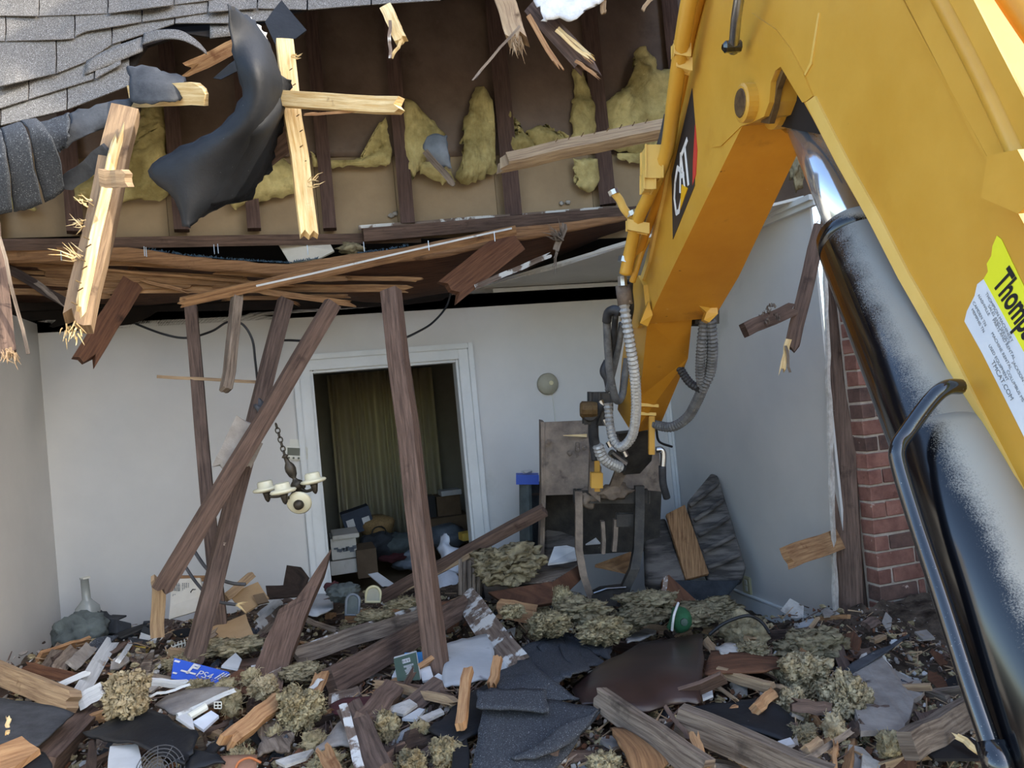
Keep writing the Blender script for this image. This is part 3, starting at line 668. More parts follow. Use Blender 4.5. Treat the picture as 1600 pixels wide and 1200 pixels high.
# boom cylinder
c0, c1 = P(1246, 160, 2.15), P(1690, 1200, 1.03); ca = (c1-c0).normalized(); CL = (c1-c0).length
cy = P(1339, 378, 1.78); tb_ = (cy-c0).dot(ca)
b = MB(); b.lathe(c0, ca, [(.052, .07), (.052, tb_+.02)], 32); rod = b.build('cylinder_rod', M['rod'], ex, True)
b = MB(); b.lathe(c0, ca, [(.03, -.09), (.062, -.06), (.066, .06), (.05, .09), (.052, .13)], 24); b.lathe(c0-NB*.06, NB, [(.055, 0), (.055, .12)], 20); b.build('rod_eye', M['black_gloss'], ex, True)
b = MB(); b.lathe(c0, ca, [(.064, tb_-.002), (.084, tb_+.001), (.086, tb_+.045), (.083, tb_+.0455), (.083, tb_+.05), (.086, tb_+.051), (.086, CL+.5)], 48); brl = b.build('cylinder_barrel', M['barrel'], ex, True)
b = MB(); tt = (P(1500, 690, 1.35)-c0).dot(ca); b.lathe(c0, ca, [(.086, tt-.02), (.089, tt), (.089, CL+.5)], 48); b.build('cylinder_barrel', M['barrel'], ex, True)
pp_ = spline([P(1500, 604, 1.31), P(1478, 606, 1.30), P(1455, 625, 1.30), P(1418, 675, 1.30), P(1403, 700, 1.29), P(1405, 728, 1.28), P(1430, 810, 1.24), P(1470, 930, 1.17), P(1515, 1070, 1.10), P(1560, 1200, 1.04), P(1600, 1320, .98)], 8)
b = MB(); b.tube(pp_, .0135, 14); b.build('cylinder_pipe', M['black_gloss'], ex, True)
b = MB(); q = P(1556, 1185, 1.05); b.tube([P(1548, 1160, 1.06), P(1570, 1225, 1.03)], .021, 14); b.build('pipe_fitting', M['black_gloss'], ex, True)
# stick below the boom
sl_ = [(1012, 500, 3.35), (1030, 498, 3.40), (1082, 493, 3.50), (1085, 520, 3.55), (1072, 565, 3.75), (1052, 620, 3.95), (1030, 690, 4.2), (1012, 690, 4.2), (1000, 640, 4.0)]
f4 = [P(1012, 500, 3.40), P(1082, 493, 3.44), P(1030, 668, 4.25), P(990, 676, 4.22)]
bk = F0*.20+UP*.06
b = MB(); b.prism([f4[0], f4[1], P(1075, 560, 3.7), f4[2], f4[3], P(1000, 620, 3.98)], [bk]*6); st = b.build('stick', M['yellow_or'], ex)
b = MB(); b.prism([P(1012, 500, 3.41), P(1000, 620, 3.99), P(988, 678, 4.23), P(965, 640, 4.3), P(972, 560, 4.0), P(980, 505, 3.7)], RT*.012); b.build('stick_side', M['yellow'], ex)
b = MB()
for (u, v, u2, v2, d) in ((1000, 632, 1028, 634, 4.02), (1000, 646, 1024, 647, 4.08)):
    p, q = P(u, v, d), P(u2, v2, d); b.box((p+q)/2, (q-p)/2, UP*.006, FW*.01, .002)
b.build('weld_bead', M['yellow_lt'], st)
b = MB(); b.prism([P(1092, 478, 3.3), P(1120, 472, 3.34), P(1122, 490, 3.34), P(1112, 500, 3.34), P(1108, 504, 3.34), P(1100, 500, 3.33), P(1104, 488, 3.33)], FW*.05); b.build('fork_plate', M['yellow'], ex); b = MB(); b.prism([P(1000, 505, 3.3), P(1014, 470, 3.28), P(1020, 492, 3.3), P(1012, 510, 3.32)], FW*.05); b.build('fork_plate', M['yellow'], ex)
b = MB(); p = P(1098, 497, 3.55); b.box(p, RT*.05, UP*.028, FW*.08, .004); b.build('pin_housing', M['darkmetal'], ex)
b = MB(); b.box(P(1018, 680, 4.1), RT*.012, UP*.10, FW*.012, .003); b.build('yellow_link', M['yellow'], ex); b = MB(); b.box(P(933, 735, 4.5), RT*.012, UP*.12, FW*.012, .003); b.box(P(932, 750, 4.45), RT*.03, UP*.04, FW*.03, .004); b.build('yellow_link', M['yellow'], ex)
# hoses hanging beside the stick
ribbed('hydraulic_hose', [(974, 450, 3.3), (977, 490, 3.3), (985, 540, 3.35), (992, 590, 3.45), (994, 640, 3.6), (988, 680, 3.75), (972, 698, 3.85), (960, 690, 3.9), (953, 665, 3.95), (950, 630, 3.95)], .021, M['coil'], .022, .2)
hosed('hydraulic_hose', [(974, 440, 3.32), (977, 490, 3.32), (985, 540, 3.37), (992, 590, 3.47), (994, 640, 3.62), (988, 680, 3.77), (972, 698, 3.87), (960, 690, 3.92), (953, 665, 3.97), (950, 630, 3.97)], .022, M['hose_gr'])
b = MB(); b.tube([P(973, 446, 3.3), P(977, 476, 3.3)], .032, 10); b.build('hose_sleeve', M['dirtmetal'], ex, True)
b = MB(); b.tube([P(972, 432, 3.28), P(973, 447, 3.28)], .021, 8); b.build('hose_fitting', M['steel'], ex)
hosed('hydraulic_hose', [(985, 440, 3.3), (984, 455, 3.32), (986, 480, 3.36), (982, 505, 3.45)], .014, M['hose'])
hosed('hydraulic_hose', [(948, 500, 3.6), (950, 545, 3.65), (954, 590, 3.72), (963, 625, 3.8), (972, 618, 3.85), (976, 590, 3.85), (980, 560, 3.85)], .019, M['hose_gr'])
hosed('hydraulic_hose', [(970, 487, 3.5), (958, 484, 3.52), (950, 490, 3.55), (948, 502, 3.58)], .022, M['hose'])
hosed('hydraulic_hose', [(962, 492, 3.55), (959, 530, 3.65), (956, 560, 3.75)], .015, M['hose'])
hosed('hydraulic_hose', [(972, 505, 3.6), (966, 545, 3.68), (958, 580, 3.76), (950, 610, 3.84)], .016, M['hose_gr'])
hosed('hydraulic_hose', [(950, 565, 3.85), (944, 580, 3.85), (950, 592, 3.85), (954, 612, 3.85)], .024, M['hose'])
hosed('hydraulic_hose', [(942, 630, 4.1), (930, 650, 4.15), (928, 680, 4.2), (935, 705, 4.25), (952, 725, 4.3), (974, 732, 4.35)], .026, M['hose'])
ribbed('hydraulic_hose', [(934, 695, 4.2), (940, 712, 4.23), (952, 723, 4.27), (968, 730, 4.32)], .029, M['coil'], .022, .16)
hosed('hydraulic_hose', [(930, 640, 4.2), (925, 665, 4.25), (926, 690, 4.3), (930, 720, 4.3)], .022, M['hose'])
ribbed('hydraulic_hose', [(1100, 500, 3.45), (1096, 540, 3.5), (1094, 580, 3.6), (1096, 600, 3.65)], .021, M['hose_gr'], .018, .14)
ribbed('hydraulic_hose', [(1110, 500, 3.45), (1113, 540, 3.5), (1110, 580, 3.6), (1100, 602, 3.65), (1090, 625, 3.75), (1074, 652, 3.9), (1050, 667, 4.0), (1024, 664, 4.1)], .024, M['hose_gr'], .018, .14)
ribbed('hydraulic_hose', [(1058, 566, 3.8), (1068, 585, 3.75), (1080, 600, 3.7), (1094, 607, 3.66)], .020, M['hose'], .018, .1)
hosed('hose_end', [(1025, 703, 4.4), (1034, 703, 4.4), (1037, 712, 4.4), (1036, 730, 4.4)], .018, M['steel'])
hosed('hydraulic_hose', [(1035, 728, 4.4), (1036, 755, 4.42), (1042, 778, 4.45)], .022, M['hose'])
hosed('hydraulic_hose', [(1026, 672, 4.3), (1030, 690, 4.35), (1050, 698, 4.4)], .007, M['wire'])
b = MB()
for (u, v, d, s) in ((934, 630, 4.2, .05), (945, 628, 4.15, .035), (940, 650, 4.2, .04), (926, 645, 4.2, .05)):
    b.box(P(u, v, d), RT*s*.8, UP*s, FW*s, .012)
b.lathe(P(921, 645, 4.15), -FW, [(.045, -.05), (.05, 0), (.04, .05)], 12); b.build('valve_block', M['darkmetal'], ex)
b = MB(); b.lathe(P(918, 640, 4.12), -RT, [(.04, -.05), (.045, -.02), (.045, .03), (.035, .04)], 12); b.build('swivel_fitting', M['rust'], ex)
b = MB()
for q in ((950, 690, 4.3), (975, 705, 4.3), (938, 626, 4.1), (944, 655, 4.1)): b.tube([P(*q), P(q[0]+4, q[1]+8, q[2])], .016, 8)
b.build('hose_fitting', M['steel'], ex)
# coupler and bucket with thumb
b = MB(); b.prism([P(966, 678, 4.3), P(1024, 672, 4.35), P(1018, 720, 4.5), (P(1000, 740, 4.55)), P(975, 742, 4.5)], FW*.2); b.build('coupler', M['darkmetal'], ex)
b = MB(); b.tube([P(954, 707, 4.36), P(975, 725, 4.4)], [.022, .03], 10); b.build('cylinder_end', M['steel'], ex)
b = MB(); b.prism([P(984, 730, 4.5), P(963, 772, 4.6), P(950, 768, 4.6), P(966, 725, 4.5)], FW*.05); b.prism([P(922, 700, 4.6), P(940, 730, 4.6), P(938, 785, 4.6), P(920, 770, 4.6)], FW*.06); b.build('link_arm', M['dirtmetal'], ex)
bkt = MB()
bkt.prism([P(848, 660, 5.0), P(935, 656, 4.95), P(938, 785, 4.85), P(915, 772, 4.85), P(852, 774, 4.9)], FW*.03)
bkt.prism([P(968, 745, 4.9), P(1030, 700, 4.95), P(1034, 768, 4.9), P(1000, 765, 4.85), P(960, 782, 4.85)], FW*.04)
bkt.prism([P(845, 659, 4.99), P(851, 660, 4.99), P(853, 772, 4.9), P(850, 880, 4.85), P(843, 880, 4.88), P(846, 770, 4.92)], FW*.35)
bk2 = bkt.build('bucket', M['dirtmetal'], ex)
b = MB(); b.prism([P(850, 770, 5.2), P(1034, 765, 5.2), P(1030, 860, 5.25), P(852, 870, 5.25)], FW*.02); b.build('bucket_shell', M['darkmetal'], ex)
b = MB()
for (u, v) in ((890, 708), (902, 703), (913, 700), (902, 720), (912, 712), (857, 690)): b.lathe(P(u, v, 4.93), -FW, [(.016, -.02), (.016, .012), (.008, .016)], 6)
b.box(P(902, 705, 4.93), RT*.009, UP*.055, FW*.012); b.build('bolt', M['dirtmetal'], bk2)
b = MB(); b.prism([P(880, 680, 4.92), P(917, 678, 4.92), P(917, 683, 4.92), P(880, 681, 4.92)], FW*.008); b.build('edge_strip', M['wood_fresh'], bk2)
th = MB(); th.box(P(955, 775, 4.7), RT*.22, UP*.03, FW*.04, .01); thb = th.build('thumb', M['darkmetal'], ex)
def tine(px, w_, mt, par):
    pts = [P(*q) for q in px]; b = MB(); k = len(pts)
    L = [p-RT*w_ for p in pts]+[p+RT*w_ for p in pts][::-1]
    b.prism(L, FW*.06); return tag(b.build('tine', mt, par))
tine([(904, 768, 4.65), (905, 800, 4.62), (905, 860, 4.58), (912, 900, 4.55), (924, 935, 4.55), (928, 952, 4.55)], .022, M['dirtmetal'], thb)
tine([(1000, 760, 4.65), (1000, 800, 4.62), (998, 860, 4.58), (992, 890, 4.55), (978, 920, 4.55), (970, 948, 4.55)], .028, M['darkmetal'], thb)
tine([(942, 815, 4.68), (944, 845, 4.66), (943, 866, 4.64)], .011, M['dirtmetal'], thb)
tine([(963, 812, 4.68), (962, 840, 4.66), (960, 862, 4.64)], .013, M['dirtmetal'], thb)
b = MB(); b.prism([P(924, 930, 4.55), P(940, 922, 4.55), P(975, 918, 4.55), P(972, 945, 4.55), P(926, 952, 4.55)], FW*.09); b.build('crossbar', M['darkmetal'], thb); b = MB(); b.box(P(980, 812, 4.7), RT*.06, UP*.03, FW*.03, .008); b.build('crossbar', M['darkmetal'], thb)
b = MB(); b.tube([P(928, 927, 4.54), P(948, 920, 4.54), P(978, 918, 4.54)], .006, 6); b.build('worn_lip', M['steel'], thb)
o = clump('mud', P(960, 768, 4.62), .10, .06, .05, M['dirtmetal'], 3, .4, 3, ex); o = clump('mud', P(920, 778, 4.7), .07, .05, .06, M['dirtmetal'], 5, .4, 3, ex)
# ------------------------------------------------------------------ the torn roof
def dr_(u, v): return 3.22 + (200-v)*.0013 + max(0, u-300)*.0007
def rp(u, v, l=0.): return P(u, v, dr_(u, v)-l)
rf = empty('roof', rp(200, 200), None, None); struct(rf)
deck = [(-120, 225), (0, 196), (100, 170), (200, 128), (215, 90), (228, 72), (290, 52), (328, 58), (360, 55), (430, 30), (480, 14), (580, 6), (690, -2), (800, -30), (1180, -70), (1180, -90), (760, -90), (-120, -60)]
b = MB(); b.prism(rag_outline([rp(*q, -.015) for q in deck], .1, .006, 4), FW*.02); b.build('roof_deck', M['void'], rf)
e = [rp(-120, -50, -.01), rp(760, -80, -.01), rp(1180, -85, -.01)]
tp = [V((2.9, 5.3, 5.2)), V((1.2, 5.3, 5.2)), V((-2.0, 5.3, 5.2))]
b = MB(); b.prism(e+tp, V((0, .02, .05))); b.build('roof_slope', M['tar'], rf)
def yl(line, u):
    for (a, c), (e_, f) in zip(line[:-1], line[1:]):
        if a <= u <= e_: return c+(f-c)*(u-a)/max(1e-6, e_-a)
    return line[0][1] if u < line[0][0] else line[-1][1]
LA = [(-130, -14), (60, -14), (170, -18), (275, -34), (480, -44), (760, -54)]
LB = [(-130, 24), (60, 26), (168, 22), (275, 8), (400, -8), (480, -6), (580, -16), (760, -24)]
LC = [(-130, 66), (8, 65), (115, 62), (122, 52), (222, 35), (325, 20), (400, 14), (482, 16), (580, 8), (690, 1)]
LD = [(-130, 158), (-5, 137), (90, 115), (135, 97), (175, 70), (222, 55), (275, 37), (360, 37), (430, 32)]
LE = [(-130, 205), (0, 170), (45, 156), (148, 124), (200, 96)]
LF = [(-130, 228), (0, 197), (105, 172), (203, 134)]
sh = 0
for k, (lo_, up_, spl) in enumerate(((LB, LA, (-130, -38, 61, 169, 272, 380, 480, 580)), (LC, LB, (-130, -96, 9, 117, 222, 325, 402, 480, 580, 690)), (LD, LC, (-130, -100, -8, 88, 175, 273, 360, 430)), (LE, LD, (-130, -56, 45, 148, 190)), (LF, LE, (-130, -95, 1, 105, 203)))):
    for a, c in zip(spl[:-1], spl[1:]):
        sh += 1; rr = random.Random(sh*13); n = 6; rows = [[], []]
        curl = rr.uniform(0, .012) + (.02 if sh in (4, 13, 19) else 0)
        for j in range(n+1):
            u = a+1.2+(c-a-2.4)*j/n
            rows[0].append(rp(u, yl(up_, u)-9, .002)); rows[1].append(rp(u, yl(lo_, u), .012+.003*k+curl*(1+.5*math.sin(j+sh))))
        vs_ = rows[0]+[p.lerp(q, .6)+FW*.004 for p, q in zip(*rows)]+rows[1]; m_ = n+1
        fs = [(r*m_+j, r*m_+j+1, (r+1)*m_+j+1, (r+1)*m_+j) for r in range(2) for j in range(n)]
        solid(mk('shingle', vs_, fs, M['shingle'], rf), .004, 1)
o = grid('shingle', [[rp(132, 117, .03), rp(175, 100, .03), rp(223, 80, .04)], [rp(135, 95, .02), rp(175, 75, .02), rp(222, 58, .02)]], M['shingle'], .004, 3, rf)
o = grid('shingle', [[rp(222, 70, .05), rp(250, 62, .08), rp(280, 62, .09), rp(305, 72, .08), rp(323, 85, .06)], [rp(225, 52, .03), rp(250, 47, .06), rp(282, 48, .07), rp(308, 64, .07), rp(322, 80, .05)]], M['shingle'], .004, 4, rf)
o = grid('shingle', [[rp(328, 60, .01), rp(345, 58, .01), rp(362, 56, .01)], [rp(328, 38, .005), rp(345, 38, .005), rp(362, 36, .005)]], M['shingle'], .004, 2, rf)
# hanging and curled sheets
def sheet(name, rows, mt, label=None, cat=None, th=.004, sub=4, jit=.006, rag=.006, seed=1, parent=None, group=None, lo=9):
    o = grid(name, [[Q(q, .10, lo) for q in r] for r in rows], mt, th, sub, parent, jit, rag, seed); return tag(o, label, cat, group)
def sl_px(name, px, th, mt, label=None, cat=None, rag=.0, seed=1, parent=None, group=None, lift=.0, step=.06):
    pts = [Q(q, .12) if len(q) == 3 else RB(q[0], q[1], lift) for q in px]
    if rag: pts = rag_outline(pts, step, rag, seed)
    return tag(slab(name, pts, th, mt, parent), label, cat, group)
CS = (((-60, 228), (-26, 214), (-2, 207), ((-60, 222), (-26, 209), (0, 202)), ((-60, 232), (-24, 224), (6, 218)), ((-60, 285), (-20, 280), (14, 276)), ((-60, 340), (-18, 338), (20, 332)), 'dark curled shingle tab hanging lowest at the left frame edge'),
      ((0, 206), (14, 200), (28, 195), ((2, 201), (17, 196), (32, 191)), ((8, 217), (26, 212), (44, 208)), ((16, 275), (34, 270), (54, 264)), ((22, 330), (44, 326), (66, 318)), 'dark curled shingle tab hanging in the middle of three at the eave'),
      ((30, 194), (42, 190), (54, 187), ((34, 190), (48, 188), (60, 188)), ((46, 207), (62, 206), (80, 214)), ((56, 262), (74, 258), (95, 256)), ((70, 316), (86, 308), (101, 295)), 'dark curled shingle tab hanging rightmost of three at the eave'))
for k, (a, b_, c, r1, r2, r3, r4, l) in enumerate(CS):
    sheet('shingle_strip', [[(*q, 2.97) for q in (a, b_, c)], [(*q, 2.87) for q in r1], [(*q, 2.80) for q in r2], [(*q, 2.82+.02*k) for q in r3], [(*q, 2.90+.02*k) for q in r4]], M['shingle_dk'], l, 'shingle', seed=3+k, th=.006, jit=.002, rag=.002)
sheet('shingle_strip', [[(60, 192, 3.05), (85, 185, 3.05), (108, 178, 3.06)], [(62, 215, 3.0), (85, 212, 3.0), (108, 205, 3.0)], [(95, 238, 3.02), (98, 232, 3.02), (105, 226, 3.02)]], M['shingle_dk'], 'short dark shingle flap bent down next to the curled strip at the eave', 'shingle', seed=4)
sheet('tar_paper', [[(108, 178, 3.10), (150, 165, 3.10), (206, 150, 3.12)], [(108, 196, 3.08), (150, 190, 3.08), (201, 182, 3.1)], [(95, 236, 3.06), (140, 212, 3.08), (165, 200, 3.1)]], M['tar_grey'], 'grey torn felt sagging under the lowest shingle row', 'roofing felt', seed=5)
sheet('tar_paper', [[(196, 105, 3.12), (230, 104, 3.1), (258, 112, 3.1), (290, 122, 3.12)], [(205, 130, 3.08), (235, 132, 3.05), (262, 134, 3.05), (285, 138, 3.08)], [(204, 162, 3.06), (235, 162, 3.03), (262, 160, 3.03), (280, 157, 3.06)]], M['tar_grey'], 'grey felt patch stretched over the broken yellow board end', 'roofing felt', seed=6)
curt = [[(356, 8), (368, 12), (382, 22), (396, 32)], [(360, 55), (382, 52), (405, 58), (426, 80)], [(368, 105), (392, 102), (416, 108), (441, 125)], [(378, 150), (400, 150), (420, 155), (439, 150)], [(345, 196), (382, 195), (408, 195), (428, 182)], [(285, 231), (340, 228), (384, 232), (414, 222)], [(230, 267), (292, 268), (352, 275), (398, 265)], [(272, 312), (290, 320), (325, 322), (374, 305)], [(284, 348), (292, 356), (306, 345), (330, 330)]]
def cd_(r, j, o=0): return 2.72+.06*j+.02*r+o+(-.10 if j in (1, 2) and r > 1 else 0)
sheet('tar_paper', [[(u, v, cd_(r, j)) for j, (u, v) in enumerate(row)] for r, row in enumerate(curt)], M['tar'], 'large black tar paper curtain hanging twisted from the roof edge', 'tar paper', seed=11, th=.004, jit=.003, rag=.006)
for k in range(3):
    sheet('tar_paper', [[(u+8+4*k+2*j, v+4*k, cd_(r, j, .07*(k+1))) for j, (u, v) in enumerate(row)] for r, row in enumerate(curt[2+k:8-(k == 2)])], M['tar'], ('inner tar paper layer close behind the large black curtain', 'middle tar paper layer between the black curtain folds', 'rearmost short tar paper layer behind the black curtain')[k], 'tar paper', seed=12+k, th=.004, jit=.004, rag=.008)
sheet('roofing_felt', [[(392, 28, 2.96), (402, 40, 2.98), (415, 52, 3.0)], [(400, 62, 2.98), (412, 72, 3.0), (424, 84, 3.02)], [(416, 96, 3.0), (428, 110, 3.02), (442, 128, 3.02)]], M['foil'], 'crumpled white felt strip folded on the edge of the black curtain', 'roofing felt', seed=17)
sl_px('tar_paper', [(414, 34, 3.1), (440, 0, 3.15), (479, 47, 3.12), (462, 60, 3.1), (430, 69, 3.08)], .006, M['tar'], 'square black tar paper flap sticking up above the pine rafter', 'tar paper', .003)
sl_px('tar_paper', [(333, 122, 3.42), (358, 100, 3.42), (382, 84, 3.43), (386, 104, 3.43), (345, 124, 3.42)], .006, M['tar'], 'small tar paper scrap behind the black curtain', 'tar paper', .003)
# broken rafters and boards at the roof edge
ra = empty('roof_rafter', P(110, 520, 2.8), 'thick broken rafter hanging at an angle under the roof, sunlit split edge', 'rafter')
board('timber', (197, 172, 3.02), (118, 528, 2.78), 40, .07, M['wood_mid'], parent=ra, j1=.10, rot=14)
board('split_face', (188, 190, 2.94), (122, 500, 2.71), 15, .02, M['wood_fresh'], parent=ra, j0=.2, j1=.2, rot=-10)
fray(ra, P(128, 350, 2.8), -RT+UP*.1, 12, .07, .015, M['wood_fresh'], seed=3); fray(ra, P(122, 400, 2.8), -RT+UP*.5, 12, .09, .02, M['wood_fresh'], seed=4); fray(ra, P(140, 320, 2.85), -RT+UP*.4, 8, .06, .02, M['wood_fresh'], seed=6); fray(ra, P(112, 515, 2.76), -UP, 22, .05, .03, M['wood_fresh'], seed=5)
for k in range(7):
    v = 370+k*17; o_ = MB(); p = P(131-k*3.2+(k % 2)*6, v, 2.70); o_.tube([p, p+RT*.02+UP*(.012 if k % 2 else -.01)], .0025, 5); o_.build('nail', M['rust'], ra)
board('wood_block', (160, 279, 2.74), (204, 280, 2.74), 26, .05, M['wood_tan'], 'short sawn block nailed across the hanging rafter', 'wood block', j1=.03)
board('board', (100, 290, 2.98), (170, 236, 2.92), 24, .025, M['tar_grey'], 'short felt-covered board jutting from the hanging rafter', 'board', j0=.04)
board('board', (205, 150, 3.16), (322, 146, 3.04), 33, .022, M['wood_fresh'], 'yellow broken roof board end with ragged tip under grey felt', 'board', j1=.05)
board('rafter', (282, 114, 3.5), (378, 66, 3.45), 20, .05, M['wood_orange'], 'orange split rafter slanting up behind the black curtain', 'rafter', j0=.12)
vr = board('rafter', (443, 66, 3.08), (484, 372, 2.98), 26, .05, M['wood_fresh'], 'sunlit bare pine rafter hanging upright beside the tar paper curtain', 'rafter', j1=.03, rot=-8)
fray(vr, P(484, 285, 2.95), RT+UP*.2, 8, .05, .015, M['wood_fresh'], seed=8); fray(vr, P(455, 86, 3.04), RT, 5, .05, .01, M['wood_fresh'], seed=9)
for k in range(9):
    o_ = MB(); p = P(452+k*3.3+(k*7 % 5), 110+k*24, 3.0); o_.tube([p, p+RT*.012+UP*.008], .002, 5); o_.build('nail', M['rust'], vr)
board('beam', (432, 154, 2.98), (632, 167, 2.80), 24, .04, M['wood_fresh'], 'pale horizontal pine beam crossing in front of the upright rafter', 'beam', j1=.05, rot=-12)
board('splinter', (474, 178, 2.9), (590, 170, 2.86), 4, .008, M['wood_orange'], 'thin reddish splinter under the pale horizontal beam', 'splinter', j0=.05)
board('board', (343, 325, 3.02), (440, 160, 3.05), 13, .03, M['wood_tan'], 'narrow tan board slanting along the edge of the black curtain', 'board', j0=.06)
board('board', (388, 265, 3.16), (456, 208, 3.1), 34, .03, M['wood_brown'], 'short dull pinkish board wedged behind the upright pine rafter', 'board', rot=15)
bb = board('board', (603, 12, 3.3), (628, 64, 3.2), 19, .03, M['wood_fresh'], 'small broken pine end hanging alone in front of the attic', 'board', j1=.03)
board('splinter', (608, 32, 3.2), (611, 92, 3.2), 5, .01, M['wood_paint'], parent=bb); board('splinter', (629, 62, 3.2), (611, 90, 3.2), 5, .01, M['wood_fresh'], parent=bb)
r9 = board('rafter', (770, -60, 3.4), (812, 72, 3.25), 30, .07, M['wood_tan'], 'stubby rafter stump at the top with a frayed end', 'rafter', j1=.06)
fray(r9, P(806, 62, 3.22), -UP+RT*.1, 26, .09, .025, M['wood_tan'], seed=21)
board('splinter', (812, 40, 3.2), (737, 127, 3.15), 4, .006, M['wood_grey'], 'long thin grey splinter dangling from the rafter stump', 'splinter', j1=.05)
board('splinter', (826, 25, 3.35), (878, 112, 3.3), 8, .012, M['wood_orange'], 'pointed orange splinter hanging between the two top stumps', 'splinter', j1=.12)
r11 = board('rafter', (832, 10, 3.5), (932, 122, 3.35), 30, .05, M['wood_brown'], 'dark rafter end below the torn white felt', 'rafter', j1=.14)
for k, (a, c) in enumerate((((872, 44, 3.38), (936, 96, 3.3)), ((880, 55, 3.37), (926, 100, 3.3)), ((868, 48, 3.37), (922, 92, 3.3)), ((900, 95, 3.33), (938, 124, 3.3)))):
    board('splinter', a, c, 5, .008, M['wood_orange' if k % 2 else 'wood_fresh'], parent=r11, j1=.08)
board('splinter', (1024, -8, 3.3), (1003, 16, 3.3), 6, .01, M['wood_tan'], 'little splinter at the top next to the yellow pipe', 'splinter')
board('splinter', (942, -10, 3.4), (944, 22, 3.4), 9, .01, M['wood_tan'], 'little splinter at the right edge of the torn white felt', 'splinter', j1=.03)
sheet('roofing_felt', [[(830, -18, 3.4), (862, -18, 3.4), (900, -18, 3.4), (952, -20, 3.4)], [(838, 8, 3.36), (865, 8, 3.38), (895, 5, 3.36), (945, 0, 3.38)], [(848, 30, 3.34), (872, 28, 3.36), (893, 34, 3.34), (920, 10, 3.37)]], M['foil'], 'torn white roofing felt hanging at the top of the opening', 'roofing felt', seed=23, jit=.005, rag=.012)
lb = board('beam', (774, 256, 3.95), (1042, 200, 3.7), 19, .09, M['wood_tan'], 'loose nailed beam slanting across the attic towards the yellow arm', 'beam', j0=.10, rot=35)
for k in range(8):
    o_ = MB(); p = P(868+k*20, 222-k*4.2, 3.82-.02*k); o_.tube([p, p+RT*.012+UP*.02], .0025, 5); o_.build('nail', M['rust'], lb)
l15 = board('board', (-14, 350, 2.9), (14, 560, 2.8), 22, .03, M['wood_brown'], 'frayed dark board hanging at the left edge below the shingles', 'board', j1=.04)
fray(l15, P(14, 548, 2.78), -UP*.6+RT*.2, 26, .06, .02, M['wood_tan'], seed=31)
board('splinter', (0, 370, 2.8), (44, 553, 2.8), 5, .008, M['wood_grey'], 'long thin stick hanging beside the frayed board at the left', 'splinter')
# glass wool in the attic bays: fills the lower part of the paper facing
def wool(px, seed, label, th=.10, mt='insul_att', dy=-.02):
    """puffy batt: outline in the attic wall plane, pushed out towards the room"""
    pts = [ap(*q, dy) for q in px]
    bm = bmesh.new(); vv = [bm.verts.new(p) for p in pts]; bm.faces.new(vv)
    bmesh.ops.triangulate(bm, faces=bm.faces[:])
    bmesh.ops.subdivide_edges(bm, edges=bm.edges[:], cuts=5, use_grid_fill=True); bmesh.ops.triangulate(bm, faces=bm.faces[:])
    bmesh.ops.subdivide_edges(bm, edges=bm.edges[:], cuts=2, use_grid_fill=True); bmesh.ops.triangulate(bm, faces=bm.faces[:])
    bmesh.ops.remove_doubles(bm, verts=bm.verts[:], dist=.004)
    bd = [v for v in bm.verts if v.is_boundary]; bdc = [v.co.copy() for v in bd]
    for v in bm.verts:
        e_ = min((v.co-q).length for q in bdc) if bdc else 0
        k = min(1, e_/.08); k = math.sqrt(k*(2-k))
        p = v.co*4.5+V((seed, 0, 0)); h = noise.noise(p)*.5+noise.noise(p*2.7)*.35+noise.noise(p*6)*.22+noise.noise(p*14)*.1
        q = v.co.copy(); v.co.y -= th*k*(.75+h*.8)
        if v.is_boundary: v.co += V((noise.noise(q*22+V((seed, 1, 0))), 0, noise.noise(q*22+V((0, 3, seed)))))*.03
    bm.verts.index_update()
    o = mk('glass_wool', [v.co.copy() for v in bm.verts], [[v.index for v in f.verts] for f in bm.faces], M[mt], None, True); bm.free()
    return tag(o, label, 'insulation')
wool([(115, 290), (118, 320), (150, 318), (200, 318), (262, 310), (266, 260), (262, 200), (250, 150), (225, 165), (212, 200), (190, 250), (150, 280)], 1, 'deep golden glass wool heap behind the hanging rafter at the left')
wool([(15, 318), (22, 308), (36, 303), (50, 315), (60, 332), (22, 332)], 2, 'small glass wool tuft below the curled shingle strip', .06)
wool([(350, 310), (365, 328), (400, 318), (470, 300), (468, 268), (440, 250), (400, 255), (365, 290)], 3, 'glass wool bank behind the black tar paper curtain')
wool([(484, 240), (490, 262), (540, 262), (610, 260), (612, 240), (600, 185), (594, 190), (598, 232), (560, 252), (500, 252)], 4, 'thin glass wool rim along the bottom of the dark bay', .05)
wool([(626, 160), (628, 270), (645, 280), (660, 262), (672, 240), (694, 215), (672, 190), (645, 160)], 5, 'triangular glass wool batt right of the first attic stud')
wool([(650, 255), (655, 272), (690, 288), (712, 288), (705, 270), (680, 255)], 6, 'drooping glass wool tuft under the triangular batt', .07)
wool([(738, 150), (722, 190), (720, 250), (710, 280), (718, 292), (745, 285), (772, 270), (768, 190), (764, 150), (750, 136)], 7, 'tall ragged glass wool batt in the middle attic bay')
wool([(792, 168), (786, 185), (790, 240), (800, 245), (840, 240), (885, 222), (888, 215), (862, 202), (840, 198), (815, 208), (802, 215), (800, 185)], 8, 'low mound of glass wool right of the second attic stud')
wool([(892, 108), (906, 108), (920, 150), (924, 205), (926, 232), (893, 232), (888, 180), (896, 150)], 9, 'narrow upright glass wool strip left of the third attic stud')
wool([(893, 250), (930, 250), (935, 285), (925, 302), (905, 300), (895, 275)], 10, 'ragged glass wool end hanging under the slanting beam', .08)
